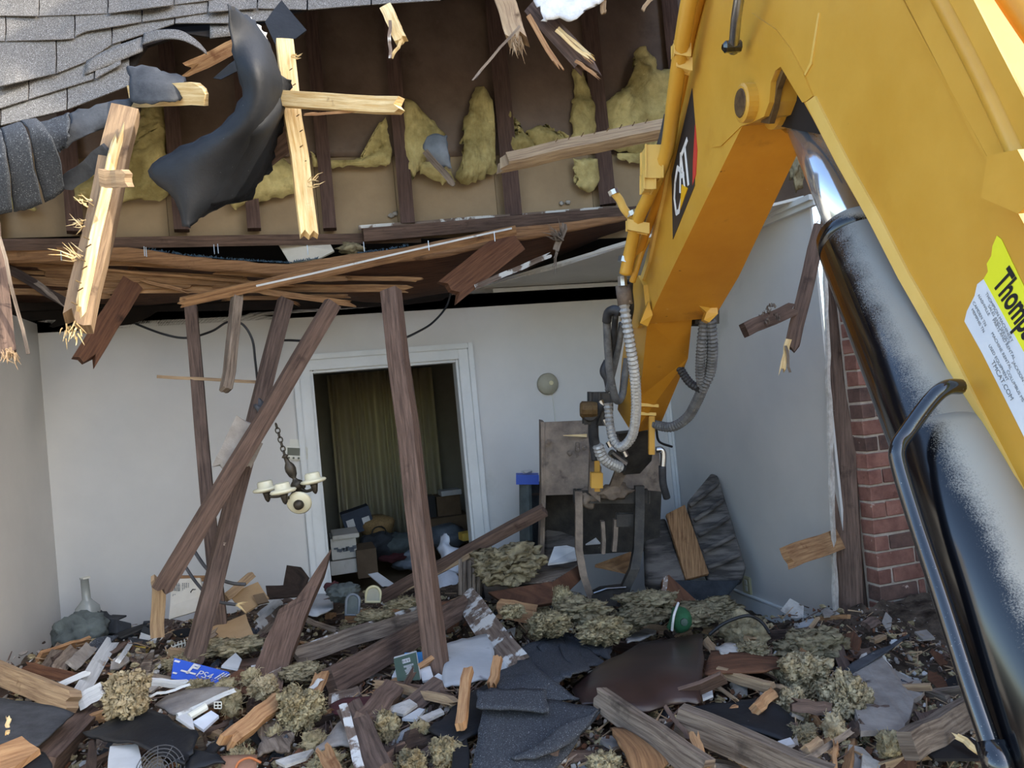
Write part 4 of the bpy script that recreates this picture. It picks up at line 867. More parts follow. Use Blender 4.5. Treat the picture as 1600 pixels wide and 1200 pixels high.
wool([(942, 160), (975, 140), (985, 95), (992, 78), (1002, 76), (1020, 95), (1022, 112), (1060, 112), (1060, 250), (945, 235), (940, 200)], 11, 'big pale glass wool bank beside the yellow hydraulic pipe', .14)
wool([(962, 240), (1010, 240), (1010, 252), (985, 256), (965, 250)], 12, 'small glass wool scrap below the slanting beam', .05)
sheet('plastic_film', [[(668, 212, 4.62), (685, 208, 4.62), (698, 214, 4.64)], [(660, 232, 4.6), (685, 235, 4.6), (702, 238, 4.62)], [(690, 262, 4.62), (700, 262, 4.62), (708, 268, 4.62)]], M['bag_gr'], 'scrap of grey film torn over the glass wool', 'plastic film', seed=41, th=.002)
board('splinter', (664, 236, 4.58), (710, 290, 4.6), 10, .012, M['wood_grey'], 'grey lath poking out of the drooping glass wool', 'splinter', j1=.06)
for k, (u, v) in enumerate(((612, 335), (618, 332), (880, 316), (890, 314))):
    o = clump('plaster_crumb', ap(u, v, .03), .018, .01, .014, M['plaster'], 50+k, .4, 2); tag(o, ('plaster crumb stuck on the tan board by the first stud', 'larger plaster crumb stuck on the tan board by the first stud', 'plaster crumb on the tan board below the narrow wool strip', 'second plaster crumb on the tan board below the narrow wool strip')[k], 'plaster')
# ---- the broken floor hanging under the attic wall
fd = empty('broken_floor', P(400, 430, 4.6), 'collapsed plywood floor deck split into long strips above the room', 'floor deck')
T_ = [(-60, 384), (100, 386), (200, 388), (300, 402), (380, 409), (450, 413), (520, 402), (600, 393), (700, 375), (800, 357), (900, 346), (985, 337)]
M1 = [(-60, 410), (100, 408), (200, 406), (300, 418), (380, 424), (450, 430), (520, 424), (600, 412), (700, 398), (800, 376), (900, 358), (985, 342)]
B_ = [(-60, 468), (100, 470), (200, 474), (300, 470), (380, 462), (450, 455), (520, 462), (600, 470), (700, 456), (790, 432), (890, 390), (985, 352)]
sheet('deck', [[(u, v, 4.35+.0006*u) for u, v in T_], [(u, v, 4.42+.0006*u) for u, v in M1], [(u, v, 4.85+.0006*u) for u, v in B_]], M['ply_dark'], th=.02, sub=3, jit=.006, seed=51, parent=fd)
sheet('deck_edge', [[(u, v-1, 4.30+.0006*u) for u, v in T_], [(u, v+2, 4.32+.0006*u) for u, v in M1]], M['ply'], th=.012, sub=3, jit=.004, rag=.005, seed=52, parent=fd)
rr = random.Random(3); b = MB()
for k in range(420):
    u = rr.uniform(230, 500) if k < 330 else rr.uniform(560, 640); p = P(u, yl(T_, u)-2, 4.31+.0006*u); d_ = V((rr.uniform(-1, 1), rr.uniform(-1, .5), rr.uniform(0, 1.2)))
    b.tube([p, p+d_*.012], [.003, .001], 3)
tag(b.build('carpet_fringe', M['carpet'], fd), kind='stuff')
lam = [((-40, 398), (338, 412), 20), ((-40, 410), (165, 417), 9), ((60, 424), (402, 441), 18), ((-40, 436), (300, 446), 14), ((100, 452), (425, 452), 12), ((330, 424), (545, 437), 10), ((160, 421), (462, 447), 4),
       ((280, 470), (560, 406), 8), ((440, 432), (666, 437), 7), ((330, 448), (646, 451), 12), ((400, 454), (563, 477), 9), ((345, 466), (548, 462), 6), ((215, 436), (300, 458), 5), ((430, 458), (470, 478), 5), ((20, 425), (240, 431), 6), ((-40, 452), (180, 462), 10)]
for k, (a, c, wp) in enumerate(lam):
    d_ = 4.28 if k in (7,) else 4.36+.02*(k % 5)
    board('plywood_strip', (*a, d_+.0006*a[0]), (*c, d_+.02+.0006*c[0]), wp, .012, M['wood_lath'], parent=fd, j0=.05, j1=.10, rot=R.uniform(-25, 25))
ls = board('plywood_strip', (276, 474, 4.2), (806, 360, 4.55), 15, .018, M['wood_lath'], 'long bent plywood strip slanting under the broken floor', 'board', j0=.08, rot=20)
board('white_edge', (400, 446, 4.2), (800, 357, 4.5), 3, .006, M['wood_white'], parent=ls)
jr = board('joist', (806, 372, 4.75), (692, 462, 4.7), 44, .05, M['ply_dark'], 'dark broken floor joist slanting down beside the long plywood strip', 'joist', j1=.12)
board('lath', (862, 398, 4.7), (742, 448, 4.68), 8, .01, M['wood_paint'], parent=jr, j0=.05)
fb = board('splinter', (884, 348, 4.5), (868, 392, 4.5), 10, .02, M['wood_grey'], 'frayed bundle of splintered wood hanging near the joist', 'splinter', j0=.03, j1=.03)
fray(fb, P(874, 372, 4.48), -RT*.2+UP*.2, 30, .11, .02, M['wood_grey'], .003, seed=61); fray(fb, P(870, 392, 4.48), -UP, 8, .13, .01, M['wood_grey'], .002, seed=62)
sl_px('ceiling_panel', [(432, 377, 4.75), (512, 374, 4.8), (522, 392, 4.72), (498, 404, 4.7), (452, 410, 4.7)], .012, M['carton'], 'pale yellow panel piece stuck above the dipping carpet edge', 'panel')
tag(clump('wool_scrap', P(548, 388, 4.75), .07, .04, .035, M['insul_gr'], 71, .5, 3), 'dusty wool scrap on top of the broken floor edge', 'insulation')
board('joist', (218, 425, 4.6), (130, 568, 4.3), 33, .05, M['ply_dark'], 'dark joist stub hanging in front of the white wall, ragged tip', 'joist', j1=.10)
board('joist', (10, 418, 4.4), (118, 482, 4.3), 14, .04, M['wood_black'], 'blackened joist end slanting down at the far left under the floor', 'joist', j1=.05)
board('lath', (55, 440, 4.34), (112, 484, 4.28), 8, .01, M['wood_grey'], 'grey lath under the blackened joist end', 'lath', j1=.05)
for k, (u, v) in enumerate(((95, 392), (225, 385), (228, 386), (334, 382), (340, 381), (480, 383), (568, 378), (669, 376), (772, 362))):
    b = MB(); p = P(u, v, 4.33); b.tube([p, p-ZZ*.055], .0025, 5); tag(b.build('nail', M['steel']), 'bare steel nail, %s from the left, poking down from the broken floor edge' % ('first', 'second', 'third', 'fourth', 'fifth', 'sixth', 'seventh', 'eighth', 'ninth')[k], 'nail', 'nails under the broken floor')
# ---- leaning studs inside the room
S1 = board('stud', (297, 478, 4.45), (346, 1004), 19, .04, M['wood_dark'], 'slim brown stud standing nearly upright at the left of the group', 'stud', rot=10)
S2 = board('stud', (371, 462, 4.3), (354, 612, 4.0), 15, .05, M['wood_grey'], 'short stud hanging free with a broken pale lower end', 'stud', j1=.02, rot=-25)
S3 = board('stud', (447, 470, 4.4), (296, 1054), 25, .05, M['wood_dark'], 'brown stud leaning left whose foot stands by the blue box', 'stud', j1=.08, rot=-20)
S4 = board('stud', (520, 474, 3.95), (252, 925, 3.45), 25, .06, M['wood_brown'], 'long chipped stud leaning steeply left in front of the others', 'stud', j1=.03, rot=-15)
board('stud', (248, 897, 3.55), (246, 992, 3.6), 20, .05, M['wood_tan'], 'short upright timber stub under the low end of the leaning stud', 'stud', j0=.04)
S5 = board('stud', (610, 455, 4.0), (685, 1064), 30, .07, M['wood_brown'], 'tall reddish stud standing alone before the doorway', 'stud', rot=28)
board('board', (388, 655, 3.8), (350, 738, 3.75), 38, .012, M['plaster_gr'], 'grey plaster-coated board leaning on the chipped stud', 'board', j0=.03, j1=.04)
board('board', (404, 690, 3.85), (385, 730, 3.83), 14, .012, M['plaster_gr'], 'small grey board end behind the chipped stud', 'board', j1=.03)
board('lath', (246, 588, 4.3), (418, 598, 4.25), 5, .01, M['wood_tan'], 'thin tan lath balanced across the upright studs', 'lath', j1=.08)
def cable(px, r, mt, label, name='cable', cat='cable', group=None):
    b = MB(); b.tube(spline([Q(q) for q in px], 8), r, 7); return tag(b.build(name, mt, None, True), label, cat, group)
cable([(212, 506, 4.6), (255, 522, 4.5), (292, 528, 4.52), (330, 518, 4.5), (356, 503, 4.4), (378, 506, 4.4), (394, 530, 4.4), (399, 565, 4.4), (402, 592, 4.4)], .007, M['wire'], 'black cable swagging between the studs under the ceiling')
cable([(705, 455, 4.9), (697, 480, 4.9), (675, 505, 4.8), (650, 520, 4.6), (624, 532, 4.2)], .007, M['wire'], 'black cable curving down from the joist to the tall stud')
cable([(413, 600, 4.4), (414, 562, 4.4), (422, 540, 4.4), (440, 532, 4.4), (480, 533, 4.3)], .007, M['wire'], 'black cable bridging the two leaning studs')
cable([(445, 600, 4.15), (425, 622, 4.1), (408, 640, 4.1), (418, 650, 4.1), (402, 662, 4.1), (415, 640, 4.06)], .007, M['wire_gr'], 'tangled grey cable where the leaning studs cross')
cable([(303, 860, 3.9), (320, 885, 3.9), (340, 903, 3.88), (362, 911, 3.85), (384, 913, 3.85)], .009, M['wire_gr'], 'upper grey cable curling out between the stud feet')
cb = cable([(289, 884, 3.85), (305, 908, 3.8), (325, 930, 3.75), (345, 941, 3.72), (372, 945, 3.7)], .008, M['wire_gr'], 'lower grey cable with bared ends between the stud feet')
fray(cb, P(370, 945, 3.7), RT-UP*.2, 5, .07, .004, M['wood_fresh'], .003, seed=66)
tag(clump('wire_knot', P(408, 642, 4.06), .035, .03, .05, M['wire_gr'], 77, .6, 3), 'knot of torn wires at the crossing of two studs', 'wire')
# ---- chandelier
cx0, cx1 = P(431, 662, 3.78), P(445, 712, 3.78); ch = empty('chandelier', P(469, 790, 3.78), 'small dark bronze chandelier with cream cups hanging by a chain', 'chandelier')
n = 7; dn = (cx1-cx0)/n
for i in range(n):
    c = cx0+dn*(i+.5); a_ = dn.normalized(); s_ = a_.cross(FW).normalized() if i % 2 else a_.cross(RT).normalized()
    b = MB(); L = dn.length*.62; ring = [c+a_*(L*math.cos(t*math.pi/6))+s_*(.011*math.sin(t*math.pi/6)) for t in range(13)]
    b.tube(ring, .0032, 6, False); b.build('chain_link', M['bronze'], ch, True)
ca0 = cx1; cax = (P(466, 762, 3.78)-cx1).normalized()
b = MB(); b.lathe(ca0, cax, [(.008, -.006), (.018, .004), (.010, .01), (.012, .035), (.024, .055), (.027, .075), (.020, .105), (.009, .12), (.014, .13), (.026, .14), (.036, .155), (.024, .178), (.011, .188), (.009, .205)], 20); b.build('stem', M['bronze'], ch, True)
hub = ca0+cax*.155
for k, (u, v, d) in enumerate(((415, 762, 3.78), (442, 765, 3.68), (489, 749, 3.76), (470, 760, 3.92))):
    c = P(u, v, d); ax_ = (ZZ*.95+RT*(-.1)).normalized() if k < 3 else (-FW*.9+ZZ*.1)
    b = MB(); b.tube(spline([hub, hub.lerp(c, .5)-ZZ*.045, c-ax_*.04, c-ax_*.01], 6), .008, 8); b.lathe(c-ax_*.06, ax_, [(.004, -.012), (.012, 0), (.016, .02), (.02, .04)], 14); b.build('arm', M['bronze'], ch, True)
    if k < 3:
        b = MB(); b.lathe(c-ax_*.022, ax_, [(.03, 0), (.058, .006), (.064, .014), (.058, .022), (.038, .026), (.036, .05), (.030, .056), (.024, .046)], 28); cu = b.build('cup', M['cream'], ch, True)
b = MB(); c = P(468, 784, 3.74); ax_ = (-FW*.92-ZZ*.3+RT*.1).normalized(); b.lathe(c, ax_, [(.03, 0), (.056, .004), (.060, .012), (.052, .02), (.03, .022), (.018, .03)], 28); b.build('cup', M['cream'], ch, True)
b = MB(); b.lathe(c+ax_*.02, ax_, [(.022, 0), (.026, .012), (.02, .03), (.008, .036)], 16); b.build('socket', M['bronze'], ch, True)
# ---- things on the walls
th_ = empty('thermostat', onY(463, 708, YB-.02), 'small off-white thermostat with grey screen beside the door casing', 'thermostat')
o0 = onY(463, 708, YB-.012); tx, tz = V((math.cos(-.06), 0, math.sin(-.06)-.10)).normalized(), V((.10, 0, 1)).normalized()
b = MB(); b.box(o0, tx*.078, Y3*.014, tz*.048, .008); b.build('body', M['plastic'], th_)
b = MB(); b.box(o0-tx*.018+tz*.010-Y3*.014, tx*.042, Y3*.002, tz*.026); b.build('screen', M['screen'], th_)
for k, (x, z) in enumerate(((.052, .014), (.052, -.010), (-.05, -.034), (-.018, -.034), (.016, -.034))):
    b = MB(); b.lathe(o0+tx*x+tz*z-Y3*.015, Y3, [(.008, 0), (.008, .005)], 10); b.build('button', M['screen'], th_)
b = MB(); b.box(o0-tx*.005+tz*.066+Y3*.006, tx*.04, Y3*.004, tz*.03, .002); b.build('wall_plate', M['plastic'], th_)
al = empty('wall_alarm', onY(855, 600, YB), 'round beige wall alarm with thin cord above the bucket', 'alarm')
c = onY(855, 600, YB); b = MB(); b.lathe(c, -Y3, [(.083, 0), (.083, .022), (.074, .034), (.03, .038)], 36); b.build('body', M['alarm'], al, True)
b = MB(); b.lathe(c+X3*.02+Z3*.005, -Y3, [(.018, .03), (.018, .041), (.012, .043)], 16); b.build('button', M['plastic_y'], al)
b = MB(); b.tube(spline([onY(863, 616, YB-.005), onY(866, 640, YB-.005), onY(871, 690, YB-.005)], 6), .0035, 6); b.build('cord', M['plastic'], al)
so_ = empty('wall_socket', onX(1168, 914, XR), 'yellowed socket plate low on the white right wall', 'socket')
c = onX(1168, 914, XR); b = MB(); b.box(c, X3*.012, Y3*.05, Z3*.06, .006); b.build('cover', M['plastic_y'], so_)
b = MB(); b.box(c-X3*.012+Z3*.02, X3*.003, Y3*.016, Z3*.018, .002); b.box(c-X3*.012-Z3*.022, X3*.003, Y3*.016, Z3*.018, .002); b.build('outlet', M['plastic'], so_)
# bits of wood stuck at the right wall
b1 = board('stud', (1282, 352, 4.0), (1236, 550, 4.0), 22, .06, M['wood_brown'], 'reddish stud piece hanging by the post in front of the right wall', 'stud', j1=.06)
board('splinter', (1232, 530, 3.98), (1221, 588, 3.98), 9, .02, M['wood_fresh'], parent=b1, j1=.08); board('splinter', (1228, 540, 3.96), (1234, 582, 3.96), 4, .008, M['wood_grey'], parent=b1)
fray(b1, P(1284, 358, 3.98), UP+RT*.2, 18, .05, .025, M['wood_grey'], seed=81)
b2 = board('stud', (1240, 482, 4.0), (1162, 516, 3.9), 22, .05, M['wood_brown'], 'short broken timber jutting left from the hanging stud piece', 'stud', j0=.04)
fray(b2, P(1200, 492, 3.9), UP, 24, .03, .05, M['wood_grey'], .004, seed=82)
board('timber', (1318, 840, 4.36), (1228, 872, 4.0), 33, .04, M['wood_orange'], 'orange timber end poking out from the corner post', 'timber', j1=.05)
tag(clump('wool_scrap', P(1243, 262, 3.9), .03, .03, .09, M['insul_gr'], 84, .6, 3), 'torn dusty scrap hanging behind the chrome rod', 'insulation')
# ------------------------------------------------------------------ rubble: the heap itself
nx, ny = 150, 160; vs_, fs = [], []
x0, x1, y0, y1 = XL+.005, 3.25, 1.7, YB-.005
for j in range(ny+1):
    for i in range(nx+1):
        x, y = x0+(x1-x0)*i/nx, y0+(y1-y0)*j/ny; p = V((x, y, 0))
        z = H(x, y) - .07 + .055*noise.noise(p*3.1) + .035*noise.noise(p*7.7+V((3, 1, 0))) + .022*noise.noise(p*17)
        vs_.append(V((x, y, z)))
fs = [(j*(nx+1)+i, j*(nx+1)+i+1, (j+1)*(nx+1)+i+1, (j+1)*(nx+1)+i) for j in range(ny) for i in range(nx) if not (vs_[j*(nx+1)+i].x > XR-.03 and vs_[j*(nx+1)+i].y > 3.5)]
tag(mk('rubble', vs_, fs, M['rubble'], None, True), 'heap of dirt, dust and broken plaster covering the whole floor', 'rubble', kind='stuff')
def obox(name, a, b_, c, hgt, mt, parent=None, bev=.003):
    """box on three base corners (points): a-b front edge, b-c side edge"""
    a, b_, c = V(a), V(b_), V(c); e1, e2 = (b_-a)/2, (c-b_)/2; up = e1.cross(e2).normalized()
    if up.z < 0: up = -up
    m_ = MB(); m_.box(a+e1+e2+up*hgt/2, e1, e2, up*hgt/2, bev); return m_.build(name, mt, parent)
# ---- behind the doorway
bxo = empty('storage_box', onZ(540, 893, .15), 'off-white printed storage carton stacked on another just inside the doorway', 'box')
def dbox(u0, u1, v0, v1, Y, dpt, mt, name, parent=None, rz=0.):
    p, q, r_ = onY(u0, v1, Y), onY(u1, v1, Y), onY(u0, v0, Y); h = r_.z-p.z; wd = q.x-p.x
    m_ = MB(); cs, sn = math.cos(rz), math.sin(rz); c = V(((p.x+q.x)/2, Y+dpt/2, (p.z+q.z)/2+h/2 if 0 else p.z+h/2))
    m_.box(c, V((cs, sn, 0))*wd/2, V((-sn, cs, 0))*dpt/2, Z3*h/2, .004); return m_.build(name, mt, parent)
dbox(519, 559, 842, 876, 6.5, .35, M['carton'], 'carton', bxo); dbox(520, 562, 838, 845, 6.48, .39, M['carton'], 'lid', bxo)
rr = random.Random(9); b = MB()
for k in range(9):
    p = onY(525+k*3.6, 858+rr.uniform(-4, 3), 6.494); b.box(p, X3*rr.uniform(.01, .03), Y3*.001, Z3*rr.uniform(.006, .018))
b.build('print', M['ink_gr'], bxo)
tag(dbox(518, 560, 878, 900, 6.5, .36, M['carton'], 'storage_box'), 'lower off-white carton under the printed storage carton', 'box')
tag(dbox(560, 592, 860, 905, 6.45, .35, M['card_dk'], 'cardboard_box'), 'plain dark cardboard box beside the stacked cartons', 'box')
bb_ = empty('blue_box', onY(558, 830, 7.0), 'dark blue tilted box with two white labels in the far room', 'box')
c = onY(558, 812, 7.0); ex1, ez1 = V((1, 0, .22)).normalized(), V((-.22, 0, 1)).normalized()
b = MB(); b.box(c, ex1*.125, Y3*.1, ez1*.10, .004); b.build('carton', M['blue_dk'], bb_)
for s, z in ((-.065, .0), (.07, -.02)):
    b = MB(); b.box(c+ex1*s+ez1*z-Y3*.1, ex1*.033, Y3*.002, ez1*.034); b.build('label', M['page'], bb_)
bk = empty('basket', onY(590, 832, 7.0), 'round wicker basket beside the dark blue box in the far room', 'basket')
c = onY(590, 838, 7.0); b = MB(); b.lathe(c, Z3, [(.12, 0), (.16, .10), (.165, .12), (.15, .15), (.06, .19)], 24); b.build('body', M['wicker'], bk, True)
b = MB(); b.tube([c+V((.06*math.cos(t*.52), -.17, .06+.05*math.sin(t*.52))) for t in range(13)], .006, 6, False); b.build('handle', M['wire'], bk)
for k, (u, v, sx, sz, mt, l) in enumerate(((590, 850, .16, .12, 'cloth_dk', 'dark cloth bundle in front of the wicker basket'), (625, 850, .16, .10, 'cloth_gr', 'grey cloth bundle left of the tall stud in the far room'), (640, 872, .18, .10, 'bag_gr', 'pale grey sack lying low in the far room'), (615, 868, .14, .05, 'maroon', 'brown cloth heap between sack and boxes'), (700, 838, .17, .11, 'bag_gr', 'grey sack piled on boxes at the right inside the doorway'))):
    tag(clump('cloth_bundle', onY(u, v, 6.9), sx, .15, sz, M[mt], 90+k, .25, 3), l, 'cloth')
tag(dbox(668, 683, 776, 812, 7.3, .2, M['wire'], 'speaker'), 'narrow black cabinet behind the tall stud in the far room', 'cabinet')
tag(dbox(685, 722, 776, 810, 7.3, .25, M['card_dk'], 'cardboard_box'), 'large dark carton beside the narrow black cabinet', 'box')
tag(dbox(668, 738, 812, 850, 7.2, .4, M['card_dk'], 'low_table'), 'dark low table carrying cartons at the right of the far room', 'table')
tag(dbox(722, 745, 834, 846, 6.3, .12, M['page_y'], 'small_box', rz=.1), 'small yellow carton at the right door jamb', 'box')
tag(dbox(690, 722, 768, 776, 7.25, .2, M['page'], 'folded_cloth'), 'flat pale cloth lying on the large dark carton', 'cloth')
sl_px('binder', [(575, 897, 5.75), (590, 894, 5.75), (620, 915, 5.6), (604, 922, 5.6)], .02, M['page'], 'open grey binder lying on the threshold', 'binder')
sheet('plastic_bag', [[(684, 838, 6.0), (693, 833, 6.0), (702, 836, 5.95)], [(684, 855, 5.9), (695, 850, 5.85), (706, 852, 5.9)], [(688, 870, 5.85), (700, 872, 5.75), (730, 868, 5.8)], [(686, 890, 5.8), (702, 900, 5.7), (722, 895, 5.75)]], M['bag'], 'crumpled white plastic bag at the right door jamb', 'bag', seed=101, th=.003, jit=.03)
sheet('plastic_bag', [[(672, 900, 5.6), (695, 890, 5.6), (715, 895, 5.6)], [(672, 915, 5.5), (695, 905, 5.45), (716, 915, 5.5)], [(670, 930, 5.4), (695, 935, 5.35), (716, 930, 5.4)]], M['bag'], 'white plastic bag spread behind the foot of the tall stud', 'bag', seed=102, th=.003, jit=.03)
# ---- sofa against the right wall, armchair, cabinet
sf = empty('sofa', P(1090, 910, 5.3), 'overturned charcoal striped sofa leaning on the right wall', 'sofa')
def cush(name, q, t, mt, parent, bev=.03, dirv=None):
    pts = [P(*k) for k in q]; o = slab(name, pts, t, mt, parent, dirv); m_ = o.modifiers.new('b', 'BEVEL'); m_.width = bev; m_.segments = 3; m_.limit_method = 'ANGLE'; m_.angle_limit = .6
    for p in o.data.polygons: p.use_smooth = True
    return o
cush('backrest', [(1073, 785, 5.35), (1113, 738, 5.5), (1122, 742, 5.5), (1166, 885, 5.0), (1160, 905, 4.98), (1110, 918, 5.0), (1098, 880, 5.1)], .10, M['sofa'], sf)
for k in range(5):
    t0 = k/5; a = V(P(1076, 783, 5.33)).lerp(P(1112, 905, 4.97), t0+.06); c = V(P(1118, 748, 5.46)).lerp(P(1162, 888, 4.96), t0+.06)
    b = MB(); b.tube([a, a.lerp(c, .5)-FW*.012, c], .016, 8); b.build('cushion_roll', M['sofa'], sf, True)
cush('wooden_panel', [(1041, 803, 5.3), (1070, 788, 5.38), (1108, 896, 5.0), (1072, 905, 4.95)], .03, M['wood_lath'], sf, .004)
cush('seat', [(1005, 815, 5.4), (1040, 806, 5.4), (1072, 905, 4.95), (1062, 915, 4.9), (1008, 905, 4.95)], .12, M['sofa'], sf)
cush('base', [(1035, 905, 4.9), (1160, 905, 4.96), (1128, 942, 4.85), (1045, 945, 4.8)], .08, M['cloth_dk'], sf, .02)
ac = empty('armchair', P(790, 920, 4.9), 'dark grey armchair with slatted wooden side half buried before the bucket', 'armchair')
cush('seat_cushion', [(762, 880, 4.95), (855, 878, 5.0), (905, 878, 5.0), (880, 905, 4.7), (790, 918, 4.7), (755, 915, 4.75)], .12, M['sofa'], ac)
cush('side_rail', [(712, 863, 4.85), (722, 858, 4.9), (752, 868, 4.8), (742, 873, 4.78)], .05, M['wood_grey'], ac, .006)
for k in range(5):
    u = 716+k*7.2; cush('slat', [(u, 866+k*1.2, 4.82), (u+5.5, 867+k*1.2, 4.81), (u+5.5, 930, 4.72), (u, 930, 4.73)], .03, M['wood_grey'], ac, .003)
cush('back_cushion', [(850, 800, 5.3), (900, 790, 5.35), (905, 880, 5.15), (852, 878, 5.1)], .15, M['sofa'], ac)
sl_px('white_board', [(856, 881, 4.7), (866, 854, 4.85), (885, 852, 4.88), (903, 857, 4.85), (904, 873, 4.72), (880, 878, 4.7)], .012, M['page'], 'clean white panel lying on the armchair behind the thumb', 'panel')
sl_px('white_scrap', [(915, 850, 4.8), (931, 840, 4.85), (938, 848, 4.8)], .01, M['page'], 'little white triangular scrap between the bucket tines', 'panel')
sl_px('wood_plank', [(930, 882, 4.75), (985, 862, 4.95), (994, 872, 4.9), (990, 895, 4.7)], .02, M['wood_lath'], 'reddish wooden panel lying flat between the thumb tines', 'panel')
tag(clump('wool_heap', P(795, 880, 4.62), .20, .15, .11, M['insul_gr'], 111, .35, 5), 'yellow-grey wool heap lying on the armchair seat', 'insulation')
bt = empty('bedside_cabinet', P(826, 850, 5.5), 'tall grey narrow cabinet left of the bucket', 'cabinet')
cush('side', [(811, 755, 5.5), (826, 756, 5.45), (828, 860, 5.4), (812, 862, 5.5)], .03, M['cloth_gr'], bt, .003); cush('front', [(826, 756, 5.46), (848, 752, 5.6), (848, 850, 5.6), (828, 860, 5.42)], .02, M['cloth_dk'], bt, .003)
b = MB(); b.box(P(838, 772, 5.5), RT*.045, UP*.008, FW*.01); b.build('shelf', M['wood_black'], bt)
bl = empty('blue_carton', P(824, 755, 5.45), 'bright blue carton standing on the narrow grey cabinet', 'box')
b = MB(); b.box(P(824, 748, 5.5), RT*.078, UP*.031, FW*.06, .003); b.build('carton', M['blue'], bl)
tag(clump('paper_crumple', P(824, 737, 5.5), .035, .03, .012, M['page'], 113, .5, 3), 'crumpled paper on top of the bright blue carton', 'paper')
board('beam', (588, 938, 5.0), (852, 796, 4.75), 17, .06, M['wood_brown'], 'brown beam slanting up from the doorway to the bucket', 'beam', rot=25, j1=.03)
board('board', (612, 930, 4.9), (740, 865, 4.8), 8, .02, M['wood_tan'], 'thin tan board lying along the slanting brown beam', 'board', j0=.05)
obx = empty('drawer_box', P(830, 945, 4.3), 'dark reddish broken drawer box lying in front of the armchair', 'drawer')
cush('front', [(762, 925, 4.5), (862, 908, 4.45), (874, 940, 4.35), (822, 948, 4.35), (790, 944, 4.4)], .025, M['ply_dark'], obx, .003); cush('side', [(862, 910, 4.45), (905, 882, 4.7), (908, 905, 4.6), (874, 938, 4.37)], .02, M['ply_dark'], obx, .003)
cush('bottom', [(790, 912, 4.7), (862, 908, 4.5), (900, 886, 4.75), (830, 885, 4.95)], .01, M['wood_grey'], obx, .002)
obb = sl_px('wood_plank', [(1035, 905, 4.6), (1045, 898, 4.65), (1090, 940, 4.5), (1036, 950, 4.4)], .03, M['ply_dark'], 'dark wooden panel leaning below the overturned sofa', 'panel')
board('lath', (1040, 900, 4.55), (1034, 945, 4.45), 7, .01, M['wood_paint'], 'chipped white lath edge left of the dark panel', 'lath', j0=.03)
# ---- left corner of the heap
lp = empty('lamp_base', onY(137, 965, 5.2), 'frosted glass bottle lamp standing in the left corner by the wall', 'lamp')
c = onY(139, 972, 5.2); b = MB(); b.lathe(c, Z3+X3*-.02, [(.06, 0), (.072, .03), (.066, .09), (.035, .125), (.024, .14), (.022, .26), (.026, .262), (.026, .27), (.018, .27)], 28); b.build('body', M['glass'], lp, True)
b = MB(); b.lathe(c+Z3*.262, Z3, [(.027, 0), (.027, .01)], 20); b.build('collar', M['plastic'], lp)
tag(clump('cloth_bundle', P(126, 988, 4.1), .13, .12, .10, M['cloth_gr'], 121, .22, 4), 'grey-green cloth bundle slumped below the glass bottle lamp', 'cloth')
tag(clump('cloth_bundle', P(158, 982, 4.2), .06, .08, .09, M['cloth_dk'], 122, .22, 4), 'smaller dark cloth lump right of the grey-green bundle', 'cloth')
bkx = empty('black_box', P(180, 985, 4.2), 'black square carton half buried by the cloth bundles', 'box')
cush('front', [(160, 966, 4.2), (182, 968, 4.15), (183, 990, 4.1), (161, 988, 4.15)], .10, M['cloth_dk'], bkx, .004); cush('flap', [(160, 966, 4.2), (176, 960, 4.35), (198, 961, 4.3), (182, 968, 4.15)], .01, M['cloth_dk'], bkx, .002)
for k, (q, mt, l) in enumerate(((((175, 992, 4.1), (222, 975, 4.2), (232, 978, 4.2), (190, 998, 4.05)), 'tar', 'black flat panel lying right of the black carton'), (((195, 985, 4.15), (240, 974, 4.25), (250, 980, 4.2), (205, 992, 4.1)), 'cloth_dk', 'dark thin panel behind the stacked books'))):
    sl_px('dark_sheet', q, .012, M[mt], l, 'panel', .003)
def book(px, t, cov, label, page='page'):
    o = empty('book', P(*px[3]), label, 'book'); pts = [P(*q) for q in px]; n_ = (pts[1]-pts[0]).cross(pts[3]-pts[0]).normalized()
    if n_.z < 0: n_ = -n_
    b = MB(); b.prism([p+n_*(t*.5) for p in pts], n_*t*.1); b.build('cover', M[cov], o)
    b = MB(); b.prism([p-n_*(t*.6) for p in pts], n_*t*.1); b.build('cover', M[cov], o)
    c = sum(pts, V())/4; b = MB(); b.prism([p+(c-p)*.03-n_*(t*.5) for p in pts], n_*t); b.build('pages', M[page], o)
    return o
book([(222, 985, 4.15), (250, 995, 4.1), (244, 1003, 3.98), (218, 994, 4.02)], .04, 'cloth_dk', 'dark covered book with pale pages on the left stack')
book([(200, 1002, 4.0), (235, 1008, 3.95), (230, 1017, 3.86), (202, 1013, 3.9)], .04, 'cloth_dk', 'book with yellow page edge below the pale book', 'page_y')
book([(196, 1014, 3.9), (228, 1020, 3.86), (224, 1028, 3.78), (195, 1025, 3.8)], .035, 'wood_grey', 'book with tan page edge at the bottom of the left stack', 'carton')
